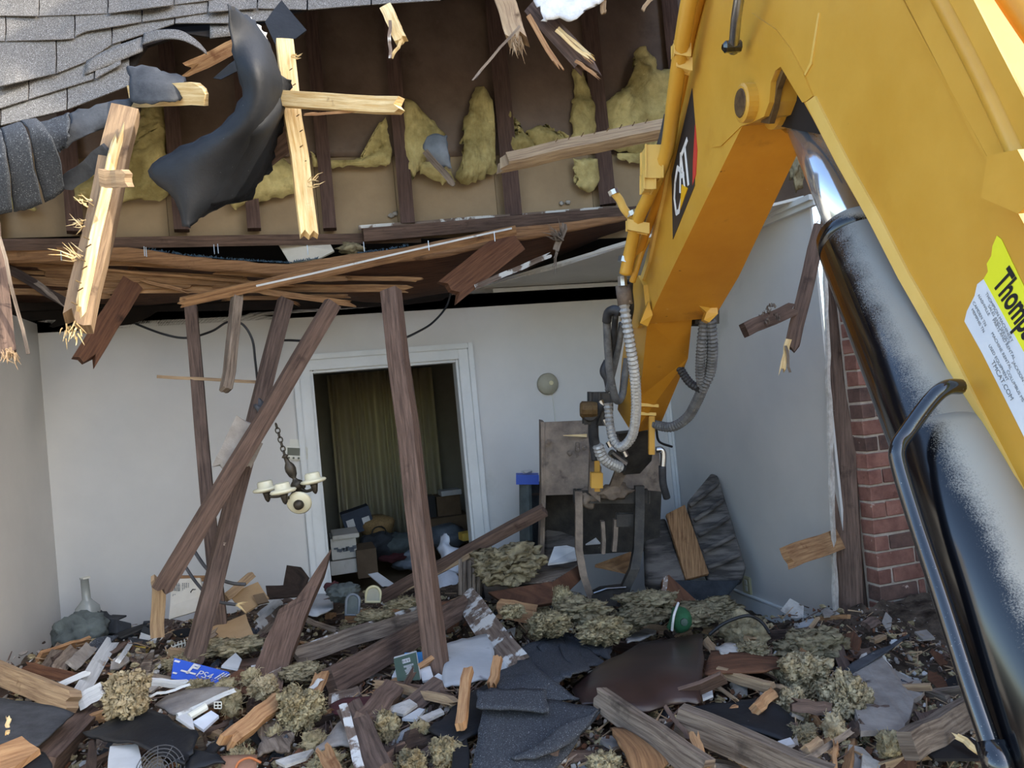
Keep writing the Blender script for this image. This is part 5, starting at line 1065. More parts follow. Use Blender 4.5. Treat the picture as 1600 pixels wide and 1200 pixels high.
LBD = [  # boards in the heap: a, b, width px, thickness, material, label, rot, splinter ends
 ((176, 1000, 3.95), (116, 1096, 3.35), 22, .02, 'wood_white', 'broad white board standing on edge at the left', 0, .06, .03),
 ((142, 1050, 3.5), (80, 1076, 3.5), 9, .02, 'wood_white', 'narrow white strip crossing the broad white board', 0, .02, .03),
 ((165, 1075, 3.3), (120, 1098, 3.3), 24, .02, 'wood_white', 'splintered white board end below the broad white board', 0, .06, .03),
 ((219, 983, 4.0), (184, 1033, 3.75), 7, .015, 'wood_white', 'thin white rod leaning by the books', 0, .0, .01),
 ((-40, 1035, 3.3), (116, 1098, 3.05), 30, .05, 'wood_tan', 'thick tan beam entering from the left edge', 18, 0, .03),
 ((96, 1008, 4.0), (68, 1048, 3.7), 16, .02, 'wood_grey', 'grey plank leaning on the left wall', 0, .02, 0),
 ((118, 1012, 3.8), (90, 1046, 3.6), 22, .015, 'wood_grey', 'wider grey plank lying beside the leaning one', 0, .03, .02),
 ((144, 1008, 3.75), (110, 1042, 3.55), 20, .012, 'plaster_gr', 'thin grey panel piece right of the grey planks', 0, .04, .02),
 ((38, 1042, 3.6), (118, 1062, 3.35), 17, .02, 'ply_dark', 'dark brown board lying behind the thick tan beam', 0, .03, .02),
 ((318, 930, 4.1), (48, 1200, 2.62), 36, .09, 'wood_dark', 'long heavy brown beam running diagonally to the lower left', 32, .02, .01),
 ((222, 1066, 3.1), (295, 1068, 3.1), 10, .02, 'wood_white', 'white-edged board right of the tan wool clump', 25, .02, .02),
 ((232, 1088, 2.95), (300, 1070, 3.0), 4, .01, 'wood_white', 'thin white strip crossing toward the grey panel', 0, .02, .02),
 ((275, 1118, 2.75), (368, 1078, 2.9), 7, .02, 'wood_white', 'long white strip on the edge of the grey panel', 0, .01, .01),
 ((394, 897, 4.2), (352, 935, 4.0), 13, .03, 'wood_tan', 'splintered stake behind the upper cardboard piece', 0, .08, 0),
 ((404, 962, 4.1), (438, 932, 4.25), 8, .01, 'wood_white', 'white slat topmost in the small stack by the split beam', 0, .01, .01),
 ((402, 972, 4.05), (440, 940, 4.2), 8, .01, 'wood_white', 'white slat second in the small stack by the split beam', 0, .01, .01),
 ((402, 984, 4.0), (440, 950, 4.15), 10, .01, 'wood_paint', 'chipped slat third in the small stack by the split beam', 0, .01, .01),
 ((400, 998, 3.9), (436, 964, 4.05), 10, .01, 'wood_grey', 'grey slat lowest in the small stack by the split beam', 0, .01, .01),
 ((460, 1016, 3.72), (668, 944, 4.05), 8, .03, 'wood_paint', 'long white-chipped trim rail along the sloping grey board', 0, .02, .02),
 ((458, 1026, 3.68), (664, 962, 3.98), 26, .02, 'wood_grey', 'broad grey-green board sloping up to the tall stud', -10, .03, .02),
 ((470, 966, 3.95), (528, 985, 3.85), 8, .02, 'wood_grey', 'grey lath crossing behind the broad sloping board', 0, .02, .02),
 ((515, 1068, 3.35), (728, 945, 4.0), 36, .05, 'wood_dark', 'wide dark brown beam sloping behind the tall stud foot', 10, .01, .02),
 ((518, 1056, 3.3), (634, 984, 3.66), 9, .015, 'wood_fresh', 'pale split strip on top of the wide sloping beam', 0, .08, .10),
 ((724, 930, 3.9), (806, 1040, 3.35), 42, .02, 'wood_paint', 'wide plank with flaking white paint near the dark shingles', 0, .02, .04),
 ((583, 1068, 3.15), (716, 1096, 2.98), 12, .025, 'wood_tan', 'tan stick lying across the middle of the heap', 15, .05, .06),
 ((600, 1064, 3.17), (712, 1084, 3.02), 8, .02, 'wood_brown', 'brown stick beside the tan stick', 0, .02, .06),
 ((731, 1046, 2.85), (718, 1136, 2.7), 15, .03, 'wood_orange', 'orange stake standing upright before the black shingles', 20, .01, .05),
 ((778, 1026, 2.95), (767, 1080, 2.85), 13, .03, 'wood_orange', 'second shorter orange stake standing by the painted plank', 20, .01, .04),
 ((548, 1106, 2.92), (596, 1215, 2.45), 42, .05, 'wood_dark', 'dark beam stub pointing down to the bottom edge', 0, .02, .02),
 ((538, 1108, 2.9), (566, 1215, 2.44), 14, .04, 'wood_paint', 'white-chipped strip along the dark beam stub', 0, .03, .02),
 ((614, 1078, 2.95), (568, 1132, 2.72), 34, .06, 'wood_dark', 'short dark block beside the maroon cloth', 15, .02, .02),
 ((504, 1050, 3.15), (488, 1092, 3.0), 22, .015, 'wood_orange', 'orange-brown panel standing on edge left of centre', 30, .02, .02),
 ((503, 1060, 3.1), (474, 1086, 3.0), 6, .02, 'wood_white', 'white strip leaning against the orange-brown panel', 0, .02, .02),
 ((438, 1092, 2.85), (350, 1165, 2.55), 26, .04, 'wood_orange', 'split orange timber lying at the lower left', 20, .02, .06),
 ((505, 1170, 2.6), (528, 1215, 2.45), 22, .03, 'wood_orange', 'jagged orange stump at the bottom edge left of centre', 0, .10, 0),
 ((935, 1090, 2.85), (1106, 1205, 2.45), 36, .05, 'wood_grey', 'weathered beam sloping down below the dark brown panel', 25, .03, .02),
 ((1060, 1122, 2.8), (1300, 1225, 2.35), 46, .06, 'wood_grey', 'large weathered beam running to the lower right corner', 25, .02, .02),
 ((1084, 1146, 2.45), (1104, 1212, 2.3), 15, .03, 'wood_orange', 'orange pointed stake at the bottom edge right of centre', 0, .06, 0),
 ((1040, 1105, 2.6), (1078, 1156, 2.5), 7, .02, 'wood_brown', 'thin brown stick crossing the weathered beams', 0, .02, .02),
 ((1118, 1050, 3.05), (1214, 1078, 2.9), 15, .03, 'wood_tan', 'yellowish broken lath right of the dark brown panel', 20, .03, .04),
 ((1100, 1054, 3.1), (1150, 1096, 2.8), 6, .015, 'wood_tan', 'thin tan stick under the yellowish lath', 0, .02, .03),
 ((1100, 985, 3.6), (1180, 1000, 3.5), 9, .02, 'wood_tan', 'pale stick in front of the fuzzy grey pile', 0, .02, .05),
 ((1102, 1000, 3.4), (1130, 1032, 3.2), 14, .015, 'wood_tan', 'pointed wedge of wood right of the dark brown panel', 0, .01, .08),
 ((1005, 978, 3.8), (1055, 984, 3.75), 8, .02, 'wood_tan', 'short tan lath before the green cap', 0, .01, .03),
 ((1416, 1168, 2.9), (1522, 1108, 3.1), 40, .05, 'wood_grey', 'grey grooved board sloping up to the hydraulic cylinder', 25, .01, .02),
 ((1488, 1144, 2.75), (1540, 1180, 2.65), 10, .02, 'wood_fresh', 'pale pointed splinter at the foot of the cylinder', 0, .08, .02),
 ((1304, 1155, 2.5), (1306, 1205, 2.35), 7, .02, 'wood_orange', 'thin orange stake at the bottom edge under the wool', 0, .05, 0),
 ((1210, 1080, 2.9), (1180, 1110, 2.8), 16, .03, 'wood_orange', 'orange wood chunk left of the tan wool clumps', 0, .03, .01),
 ((1236, 1100, 2.85), (1300, 1110, 2.8), 20, .03, 'wood_brown', 'brown timber piece under the tan wool clumps', 0, .03, .02),
 ((1258, 1178, 2.5), (1282, 1158, 2.55), 18, .02, 'wood_tan', 'pale green-yellow wood scrap at the lower right', 0, .02, .02),
 ((1250, 1195, 2.45), (1330, 1140, 2.65), 9, .015, 'wood_grey', 'thin grey lath beside the pale wood scrap', 0, .03, .02),
 ((840, 960, 3.9), (775, 950, 4.0), 30, .02, 'wood_orange', 'broken orange-brown board half covered by wool near centre', 0, .04, .03),
 ((668, 960, 3.9), (720, 950, 3.95), 30, .02, 'ply_dark', 'dark board behind the tall stud near its foot', 0, .02, .02),
 ((640, 1000, 3.6), (668, 975, 3.75), 14, .02, 'wood_grey', 'short grey board left of the tall stud foot', 0, .02, .02),
 ((10, 1155, 2.6), (14, 1120, 2.7), 6, .01, 'wood_fresh', 'thin fresh splinter standing at the lower left edge', 0, .03, .05),
]
for a, c, wp, t_, mt, l, rot, j0, j1 in LBD:
    lo_ = 9 if 'stake' in l or 'upright' in l else .42
    board('board', Q(a, .20, lo_), Q(c, .16, lo_), wp, t_, M[mt], l, 'board', rot, j0, j1)
# split beam with a long pointed tip
sl_px('split_beam', [(518, 857, 3.95), (510, 885, 3.92), (498, 912, 3.85), (482, 950, 3.7), (470, 985, 3.55), (455, 1025, 3.38), (440, 1080, 3.15), (428, 1108, 3.05), (386, 1100, 3.05), (396, 1050, 3.22), (414, 1000, 3.42), (432, 962, 3.6), (436, 952, 3.66), (462, 936, 3.76), (478, 915, 3.82), (494, 890, 3.88)], .07, M['wood_brown'], 'split brown beam with a long pointed tip reaching up to the doorway', 'beam', .004, 7)
# sheets lying on the heap
SH = [
 ('tar_paper', [[(132, 1146, 2.75), (175, 1128, 2.8), (212, 1097, 2.95)], [(160, 1160, 2.62), (215, 1140, 2.68), (262, 1120, 2.76)], [(215, 1162, 2.55), (255, 1160, 2.58), (306, 1146, 2.62)], [(290, 1192, 2.45), (298, 1180, 2.5), (303, 1166, 2.52)]], 'tar', 'black tar paper sheet folded over debris at the lower left', 'tar paper'),
 ('tar_paper', [[(285, 1195, 2.5), (305, 1172, 2.55), (330, 1180, 2.5)], [(280, 1220, 2.4), (310, 1200, 2.42), (352, 1190, 2.45)]], 'tar', 'small tar paper piece below the folded black sheet', 'tar paper'),
 ('tar_paper', [[(318, 1178, 2.55), (350, 1140, 2.7), (362, 1126, 2.75)], [(330, 1180, 2.5), (352, 1160, 2.6), (366, 1142, 2.68)]], 'tar', 'crumpled tar paper beside the split orange timber', 'tar paper'),
 ('roofing_felt', [[(-40, 1085, 2.95), (40, 1098, 2.95), (118, 1112, 2.9)], [(-40, 1125, 2.75), (30, 1132, 2.75), (90, 1140, 2.75)], [(-40, 1160, 2.62), (20, 1165, 2.6), (62, 1165, 2.62)]], 'tar_grey', 'dark grey felt sheet lying at the left edge', 'roofing felt'),
 ('tar_paper', [[(50, 1180, 2.55), (62, 1176, 2.55), (70, 1178, 2.55)], [(0, 1225, 2.4), (50, 1220, 2.4), (85, 1215, 2.4)]], 'tar', 'tar paper scrap in the bottom left corner', 'tar paper'),
 ('shingle_strip', [[(800, 1022, 3.05), (832, 1004, 3.1), (866, 990, 3.15)], [(818, 1040, 2.95), (850, 1024, 3.0), (885, 1008, 3.06)], [(850, 1075, 2.8), (880, 1060, 2.86), (905, 1045, 2.95)]], 'shingle_dk', 'dark granule shingle strip uppermost in the fan near centre', 'shingle'),
 ('shingle_strip', [[(866, 990, 3.16), (885, 990, 3.18), (906, 998, 3.18)], [(875, 1010, 3.06), (900, 1015, 3.07), (925, 1018, 3.1)], [(898, 1048, 2.94), (920, 1042, 2.98), (945, 1038, 3.02)]], 'shingle_dk', 'dark shingle strip at the right of the central fan', 'shingle'),
 ('shingle_strip', [[(770, 1055, 2.95), (800, 1040, 2.98), (826, 1024, 3.02)], [(780, 1078, 2.85), (815, 1066, 2.88), (850, 1055, 2.92)], [(820, 1100, 2.72), (860, 1096, 2.74), (905, 1095, 2.76)]], 'shingle_dk', 'dark shingle strip lower in the central fan', 'shingle'),
 ('shingle_strip', [[(690, 1128, 2.72), (712, 1098, 2.85), (765, 1070, 2.95)], [(672, 1144, 2.62), (730, 1115, 2.72), (790, 1090, 2.8)], [(720, 1160, 2.55), (760, 1135, 2.65), (800, 1110, 2.72)]], 'tar', 'black tar paper wing left of the shingle fan', 'tar paper'),
 ('shingle_strip', [[(762, 1080, 2.78), (840, 1092, 2.74), (942, 1108, 2.7)], [(752, 1132, 2.56), (830, 1140, 2.54), (910, 1148, 2.54)], [(740, 1180, 2.42), (810, 1180, 2.4), (870, 1200, 2.38)], [(738, 1225, 2.3), (800, 1225, 2.28), (850, 1230, 2.28)]], 'shingle_dk', 'broad dark shingle sheet spread at the bottom centre', 'shingle'),
 ('shingle_strip', [[(706, 1140, 2.6), (712, 1135, 2.62), (722, 1132, 2.62)], [(705, 1180, 2.45), (715, 1180, 2.45), (732, 1190, 2.42)], [(708, 1220, 2.35), (718, 1222, 2.34), (730, 1225, 2.34)]], 'tar', 'narrow tar paper fold standing left of the broad shingle sheet', 'tar paper'),
 ('shingle_strip', [[(838, 1010, 3.1), (856, 1000, 3.13), (872, 994, 3.16)], [(858, 1032, 2.98), (880, 1020, 3.02), (900, 1014, 3.05)], [(880, 1062, 2.85), (904, 1054, 2.89), (922, 1046, 2.93)]], 'shingle_dk', 'middle dark shingle strip overlapping in the central fan', 'shingle'),
 ('shingle_strip', [[(745, 1080, 2.72), (800, 1075, 2.74), (850, 1078, 2.74)], [(742, 1105, 2.6), (800, 1108, 2.6), (858, 1112, 2.6)]], 'shingle_dk', 'dark shingle course lying on the upper edge of the broad sheet', 'shingle'),
 ('shingle_strip', [[(862, 1150, 2.45), (885, 1128, 2.52), (938, 1108, 2.6)], [(800, 1185, 2.36), (850, 1180, 2.37), (905, 1150, 2.48)]], 'shingle_dk', 'dark shingle course at the lower right edge of the broad sheet', 'shingle'),
 ('shingle_strip', [[(905, 1002, 3.2), (930, 1000, 3.22), (954, 1012, 3.2)], [(925, 1022, 3.1), (940, 1025, 3.12), (955, 1035, 3.1)]], 'shingle_dk', 'small dark shingle corner behind the fan', 'shingle'),
 ('tar_paper', [[(1078, 1104, 2.78), (1150, 1098, 2.8), (1196, 1090, 2.85)], [(1100, 1118, 2.7), (1165, 1118, 2.7), (1240, 1128, 2.68)], [(1130, 1140, 2.6), (1160, 1138, 2.6), (1230, 1158, 2.55)]], 'tar', 'black tar paper sheet lying over the large weathered beam', 'tar paper'),
 ('tar_paper', [[(1302, 1062, 3.1), (1345, 1030, 3.25), (1425, 992, 3.45)], [(1308, 1066, 3.05), (1350, 1042, 3.18), (1420, 996, 3.42)]], 'tar_grey', 'pointed grey felt strip resting on the plaster slab by the bricks', 'roofing felt'),
 ('brown_board', [[(894, 1076, 2.9), (935, 1042, 3.0), (1000, 1008, 3.1), (1050, 998, 3.15), (1099, 992, 3.2)], [(898, 1085, 2.84), (950, 1065, 2.88), (1000, 1045, 2.95), (1050, 1045, 2.95), (1097, 1048, 2.98)], [(908, 1102, 2.78), (960, 1103, 2.74), (1000, 1112, 2.72), (1050, 1102, 2.76), (1094, 1100, 2.78)]], 'ply_gloss', 'large glossy dark brown panel lying warped right of the shingles', 'panel'),
 ('brown_board', [[(1110, 1018, 3.2), (1160, 1020, 3.2), (1215, 1028, 3.2)], [(1100, 1052, 3.0), (1160, 1052, 3.0), (1222, 1045, 3.05)]], 'ply_dark', 'dark brown board lying flat behind the yellowish lath', 'panel'),
 ('brown_board', [[(952, 1138, 2.55), (985, 1142, 2.55), (1040, 1170, 2.5)], [(970, 1165, 2.42), (1000, 1175, 2.4), (1045, 1190, 2.4)], [(990, 1215, 2.3), (1010, 1215, 2.3), (1020, 1212, 2.32)]], 'wood_lath', 'brown plywood scrap under the weathered beam at the bottom', 'panel'),
 ('grey_sheet', [[(240, 1102, 2.95), (290, 1078, 3.05), (372, 1075, 3.0)], [(270, 1118, 2.8), (310, 1105, 2.85), (365, 1085, 2.95)]], 'plaster_gr', 'thin grey panel under the long white strip', 'panel'),
 ('maroon_cloth', [[(518, 1100, 3.0), (555, 1090, 3.02), (594, 1082, 3.05)], [(515, 1118, 2.9), (550, 1112, 2.9), (585, 1100, 2.95)]], 'maroon', 'dark maroon cloth lying flat near the middle', 'cloth'),
 ('grey_sheet', [[(492, 1175, 2.68), (520, 1140, 2.8), (545, 1112, 2.88)], [(500, 1175, 2.6), (530, 1165, 2.65), (555, 1165, 2.65)]], 'plaster_gr', 'tilted grey panel left of the dark beam stub', 'panel'),
 ('white_board', [[(697, 1006, 3.5), (730, 998, 3.52), (764, 992, 3.55)], [(695, 1035, 3.35), (735, 1030, 3.35), (774, 1030, 3.38)], [(690, 1072, 3.15), (725, 1068, 3.15), (768, 1060, 3.2)]], 'page_dull', 'broad white sheet lying right of the tall stud foot', 'panel'),
 ('white_board', [[(472, 920, 4.2), (490, 908, 4.3), (518, 915, 4.3)], [(470, 960, 4.0), (495, 962, 3.98), (520, 950, 4.05)]], 'page_dull', 'white board leaning right of the split beam', 'panel'),
 ('grey_sack', [[(404, 1140, 2.75), (425, 1128, 2.8), (440, 1120, 2.8)], [(410, 1160, 2.65), (440, 1150, 2.7), (460, 1150, 2.7)], [(405, 1178, 2.58), (430, 1172, 2.6), (455, 1178, 2.6)]], 'wood_grey', 'curled grey bark-like panel at the lower left of centre', 'panel'),
 ('white_sheet', [[(1120, 1012, 3.3), (1150, 1005, 3.32), (1178, 1015, 3.3)], [(1128, 1022, 3.2), (1155, 1028, 3.18), (1172, 1024, 3.22)]], 'plaster', 'cracked white plaster sheet in front of the fuzzy grey pile', 'plaster'),
 ('white_sheet', [[(978, 1000, 3.5), (1000, 985, 3.6), (1028, 985, 3.6)], [(980, 1006, 3.45), (1005, 998, 3.5), (1020, 992, 3.55)]], 'plaster', 'white plaster sheet left of the green cap', 'plaster'),
]
M['ply_gloss'] = mat('glossy_brown_panel', '#2f2320', '#3d2e2a', 5, .33, bump=.06, bscale=12, specks=[('#553a2d', 4, .62, .15), ('#8d847d', 40, .75, .02)], spec=.4)
M['page_dull'] = mat('dull_white_board', '#a2a6a9', '#b6babc', 4, .8, specks=[('#77787a', 8, .64, .12)])
for k, (nm, rows, mt, l, cat) in enumerate(SH):
    sheet(nm, rows, M[mt], l, cat, lo=.5, th=.009 if nm in ('brown_board', 'white_board', 'grey_sheet') else .008, sub=4, jit=.004 if nm in ('brown_board', 'white_board', 'grey_sheet') else .012, rag=.005, seed=200+k)
# flat pieces
sl_px('plywood_scrap', [(-40, 1185, 2.5), (34, 1150, 2.6), (62, 1170, 2.52), (20, 1200, 2.42), (-40, 1215, 2.4)], .02, M['wood_orange'], 'orange splintered plywood piece in the lower left corner', 'plywood', .006)
sl_px('plaster_slab', [(1318, 1050, 3.15), (1375, 1022, 3.3), (1395, 1044, 3.3), (1420, 1060, 3.28), (1438, 1064, 3.27), (1445, 1078, 3.24), (1428, 1092, 3.2), (1424, 1112, 3.14), (1412, 1142, 3.02), (1380, 1140, 2.98), (1345, 1142, 2.95), (1330, 1100, 3.02)], .02, M['plaster_gr'], 'large grey broken plaster slab leaning by the brick wall', 'plaster', .006, 9)
board('white_edge', (1378, 1024, 3.28), (1392, 1046, 3.27), 5, .02, M['plaster'], 'white broken rim on top of the large plaster slab', 'plaster', j0=.01)
board('white_edge', (1404, 1054, 3.25), (1440, 1068, 3.23), 9, .02, M['plaster'], 'white broken rim on the right of the large plaster slab', 'plaster', j1=.02)
for k, (px, mt, l) in enumerate((
    (((316, 985, 3.8), (384, 959, 3.95), (398, 996, 3.75), (362, 1006, 3.7), (325, 1004, 3.7)), 'card', 'lower flat brown cardboard piece by the stud feet'),
    (((357, 928, 4.1), (403, 909, 4.15), (420, 934, 4.05), (383, 958, 3.98)), 'card', 'upper tilted brown cardboard piece by the stud feet'),
    (((395, 930, 4.05), (412, 926, 4.05), (420, 940, 4.0), (402, 944, 4.0)), 'card_dk', 'ripped dark cardboard corner on the upper piece'),
    (((268, 905, 4.25), (312, 903, 4.2), (318, 930, 4.15), (306, 955, 4.1), (264, 968, 4.15)), 'carton', 'printed off-white carton panel behind the stud feet'),
    (((276, 899, 4.3), (328, 899, 4.25), (326, 908, 4.25), (274, 908, 4.28)), 'wood_orange', 'reddish-brown board behind the printed carton panel'),
    (((440, 930, 4.4), (448, 883, 4.5), (470, 886, 4.45), (482, 902, 4.4), (470, 930, 4.3)), 'wood_black', 'dark angular panel left of the split beam tip'),
    (((415, 915, 4.4), (480, 912, 4.4), (478, 930, 4.3), (418, 935, 4.3)), 'wood_black', 'dark flat box behind the white slats'),
    (((632, 1020, 3.45), (668, 1018, 3.45), (670, 1050, 3.35), (634, 1055, 3.35)), 'blue_lt', 'bright blue folder behind the green book'),
    (((612, 1058, 3.25), (625, 1030, 3.35), (640, 1060, 3.25)), 'page', 'white paper sheet left of the green book'),
    (((655, 1045, 3.3), (672, 1040, 3.32), (678, 1060, 3.22), (660, 1064, 3.22)), 'page', 'white booklet corner right of the green book'),
    (((346, 1040, 3.3), (368, 1020, 3.45), (378, 1030, 3.4), (372, 1045, 3.3)), 'page_dull', 'pale blue-white card scrap above the blue game box'),
    (((392, 1040, 3.3), (402, 1038, 3.3), (403, 1048, 3.25), (393, 1048, 3.25)), 'page', 'small white square tag by the split beam'),
    (((352, 1060, 3.2), (375, 1045, 3.25), (398, 1052, 3.2), (388, 1085, 3.0), (365, 1078, 3.05)), 'ply_dark', 'dark torn panel left of the split beam foot'),
    (((598, 1108, 2.8), (640, 1092, 2.85), (652, 1100, 2.8), (630, 1116, 2.72)), 'plaster', 'tilted plaster piece with white edge right of the dark block'),
    (((628, 1122, 2.72), (655, 1106, 2.8), (664, 1108, 2.78), (650, 1124, 2.7)), 'page_dull', 'white triangular shard in the middle foreground'),
    (((655, 1120, 2.7), (688, 1106, 2.75), (694, 1112, 2.72), (665, 1126, 2.66)), 'plaster', 'flat plaster piece left of the tar paper wing'),
    (((430, 1188, 2.5), (460, 1178, 2.55), (490, 1170, 2.6), (478, 1184, 2.52), (445, 1196, 2.46)), 'plaster', 'curved white plaster sheet at the lower left of centre'),
    (((1095, 1075, 2.9), (1112, 1072, 2.9), (1114, 1085, 2.84), (1098, 1092, 2.82)), 'page', 'small white scrap at the right edge of the brown panel'),
    (((1215, 1158, 2.52), (1235, 1152, 2.55), (1242, 1162, 2.5), (1226, 1166, 2.48)), 'page', 'white scrap under the tan wool at the lower right'),
    (((1290, 1118, 2.75), (1308, 1120, 2.74), (1310, 1134, 2.68), (1292, 1130, 2.7)), 'page_dull', 'pale scrap between the two tan wool clumps'),
    (((172, 1166, 2.6), (215, 1162, 2.6), (222, 1205, 2.45), (168, 1205, 2.45)), 'page_dull', 'upright white panel under the folded tar paper'),
    (((138, 1158, 2.68), (150, 1154, 2.7), (150, 1205, 2.5), (134, 1205, 2.5)), 'wood_black', 'dark frame board left of the upright white panel'),
    (((300, 1128, 2.72), (330, 1110, 2.8), (342, 1118, 2.76), (318, 1140, 2.66)), 'bag', 'thin clear plastic scrap above the crumpled tar paper'),
    (((275, 1120, 2.74), (298, 1112, 2.78), (304, 1140, 2.66)), 'page', 'white paper triangle beside the thin plastic scrap'))):
    o = sl_px('carton' if mt == 'carton' else 'flat_piece', px, .01, M[mt], l, {'card': 'cardboard', 'card_dk': 'cardboard', 'carton': 'carton', 'page': 'paper', 'bag': 'plastic film', 'blue_lt': 'folder'}.get(mt, 'panel'), .003, k+3)
    if mt == 'carton':
        rr = random.Random(4); b = MB()
        for row in range(2):
            for j in range(8):
                for q in range(5):
                    p = P(272+j*3.0+(j > 3)*3, 911+row*17+q*2.6, 4.215-.001*j); b.box(p-FW*.012, RT*rr.uniform(.0012, .0035), UP*rr.uniform(.002, .0042), FW*.0006)
        b.build('print', M['ink_gr'], o)
        b = MB(); pts = [P(u, v, 4.18) for u, v in ((298, 925), (301, 921), (311, 921), (313, 925), (311, 930), (301, 930), (298, 925))]; b.tube(pts, .003, 5); b.build('print', M['ink'], o)
# blue game console box
gb = empty('console_box', P(300, 1070, 3.3), 'blue and grey cardboard console box half buried at the stud foot', 'box')
A0, A1, D0 = P(272, 1028, 3.35), P(358, 1050, 3.28), P(267, 1060, 3.25)
ex_ = (A1-A0); ed = (D0-A0); nn = ex_.cross(ed).normalized()
if nn.dot(FW) < 0: nn = -nn
nn = (nn+ZZ*.5).normalized()
b = MB(); b.prism([A0, A1, A1+ed*.85, D0], nn*.012); b.build('front', M['blue'], gb)
b = MB(); b.prism([A0+nn*.012, A1+nn*.012, A1+nn*.14, A0+nn*.14], ed*.8); b.build('carton', M['page_dull'], gb)
e1 = ex_.normalized(); e2 = -(ed-e1*ed.dot(e1)).normalized(); nf = -nn*.004
text_mesh('lettering', 'PS4', A0+ex_*.42+ed*.60+nf, e1, e2, .046, M['page'], gb, sx=1.1)
tx0 = A0+ex_*.27+ed*.60+nf
b = MB(); b.box(tx0+e2*.028, e1*.006, e2*.028, nn*.001); b.box(tx0+e2*.036+e1*.016, e1*.014, e2*.005, nn*.001); b.box(tx0+e2*.05+e1*.014, e1*.012, e2*.005, nn*.001); b.box(tx0+e1*.026+e2*.043, e1*.005, e2*.009, nn*.001)
b.box(tx0-e1*.014+e2*.008, e1*.022, e2*.004, nn*.001); b.box(tx0+e1*.02+e2*.008, e1*.018, e2*.004, nn*.001); b.build('emblem', M['page'], gb)
for k in range(3):
    b = MB(); b.box(A0+ex_*(.84+.05*k)+ed*.3+nf, (e1*.5+e2).normalized()*.022, e1*.003, nn*.001); b.build('emblem', M['page'], gb)
b = MB(); b.box(A0+ex_*.07+ed*.14+nf, e1*.013, e2*.005, nn*.001); b.box(A0+ex_*.06+ed*.72+nf, e1*.010, e2*.004, nn*.001); b.build('emblem', M['page'], gb)
# green paperback showing its back cover
gk = empty('paperback', P(637, 1060, 3.25), 'dark green paperback showing its back cover with barcode', 'book')
q = [P(615, 1029, 3.33), P(650, 1019, 3.38), P(657, 1062, 3.2), P(621, 1064, 3.18)]
b = MB(); b.prism(q, FW*.02); b.build('pages', M['page'], gk); b = MB(); b.prism([p-FW*.003 for p in q], FW*.003); b.build('cover', M['green'], gk)
gx, gy = (q[1]-q[0]), (q[3]-q[0])
b = MB(); b.box(q[0]+gx*.52+gy*.24-FW*.004, gx*.17, gy*.09, FW*.0008); b.build('barcode_patch', M['page'], gk)
b = MB()
for k in range(8): b.box(q[0]+gx*(.38+.04*k)+gy*.24-FW*.0052, gx*(.006+.006*(k % 3 == 0)), gy*.06, FW*.0004)
b.build('barcode', M['ink'], gk)
b = MB(); rr = random.Random(2)
for k in range(9): b.box(q[0]+gx*.58+gy*(.46+.045*k)-FW*.004, gx*rr.uniform(.10, .22), gy*.010, FW*.0005)
b.build('print', M['page'], gk)
# trays, cap, mesh fan, wire rack, boxes
def tray(u, v, d, w_, h_, l, mt='plastic'):
    o = empty('plastic_tray', P(u, v+18, d), l, 'tray'); c = P(u, v, d); n_ = (-FW+ZZ*.3).normalized(); x, y = RT.copy(), n_.cross(RT).normalized()
    if y.z < 0: y = -y
    pts = [c+x*w_*math.cos(t)+y*(h_*.45+w_*math.sin(t)) for t in [k*math.pi/10 for k in range(11)]]+[c-x*w_-y*h_, c+x*w_-y*h_]
    b = MB(); b.tube(pts+[pts[0]], .008, 8, False); b.build('rim', M[mt], o, True); b = MB(); b.prism(pts, -n_*.02); b.build('base', M['cloth_gr' if mt != 'plastic_y' else 'alarm'], o)
tray(551, 946, 4.2, .036, .05, 'grey arched plastic tray standing on edge below the doorway', 'bag_gr'); tray(583, 932, 4.4, .042, .03, 'beige oval lid standing right of the arched tray', 'plastic_y')
for k, (u, v, d, sx, sy, sz, mt, l, cat) in enumerate(((535, 925, 4.4, .09, .1, .05, 'cloth_gr', 'pale lilac-grey cloth lump below the doorway', 'cloth'), (520, 918, 4.5, .05, .05, .03, 'maroon', 'brown shoe-like lump beside the lilac cloth', 'shoe'), (1160, 990, 3.7, .10, .12, .09, 'insul_gr', 'grey fuzzy dusty pile under the black cable arc', 'insulation'))):
    tag(clump('cloth_lump' if cat != 'insulation' else 'wool_heap', P(u, v, d), sx, sy, sz, M[mt], 300+k, .3, 4), l, cat)
cable([(1108, 992, 3.6), (1125, 978, 3.6), (1145, 968, 3.6), (1170, 962, 3.6), (1190, 972, 3.6), (1203, 990, 3.55)], .008, M['wire'], 'black cable arching over the fuzzy grey pile')
cp_ = empty('green_cap', P(1058, 985, 3.75), 'dark green cap with pale brim edge tipped on its side', 'cap')
c = P(1062, 968, 3.75); ax_ = (RT*.8-FW*.4+ZZ*.2).normalized(); b = MB(); b.lathe(c-ax_*.02, ax_, [(.062, 0), (.064, .02), (.055, .05), (.035, .07), (.012, .078)], 22); b.build('crown', M['green_br'], cp_, True)
sheet('brim', [[(1056, 945, 3.72), (1048, 965, 3.7), (1042, 980, 3.7)], [(1060, 942, 3.68), (1052, 965, 3.62), (1046, 985, 3.65)]], M['green_br'], parent=cp_, th=.004, jit=.0, rag=0)
b = MB(); b.tube(spline([P(1060, 942, 3.68), P(1053, 962, 3.62), P(1050, 985, 3.64)], 5), .006, 6); b.build('brim_edge', M['page'], cp_)
b = MB(); b.lathe(P(1069, 972, 3.69), -FW, [(.02, 0), (.018, .006), (.004, .008)], 7); b.build('emblem', M['green'], cp_)
fn = empty('fan_guard', P(250, 1205, 2.45), 'round grey wire fan guard at the bottom left under tar paper', 'fan')
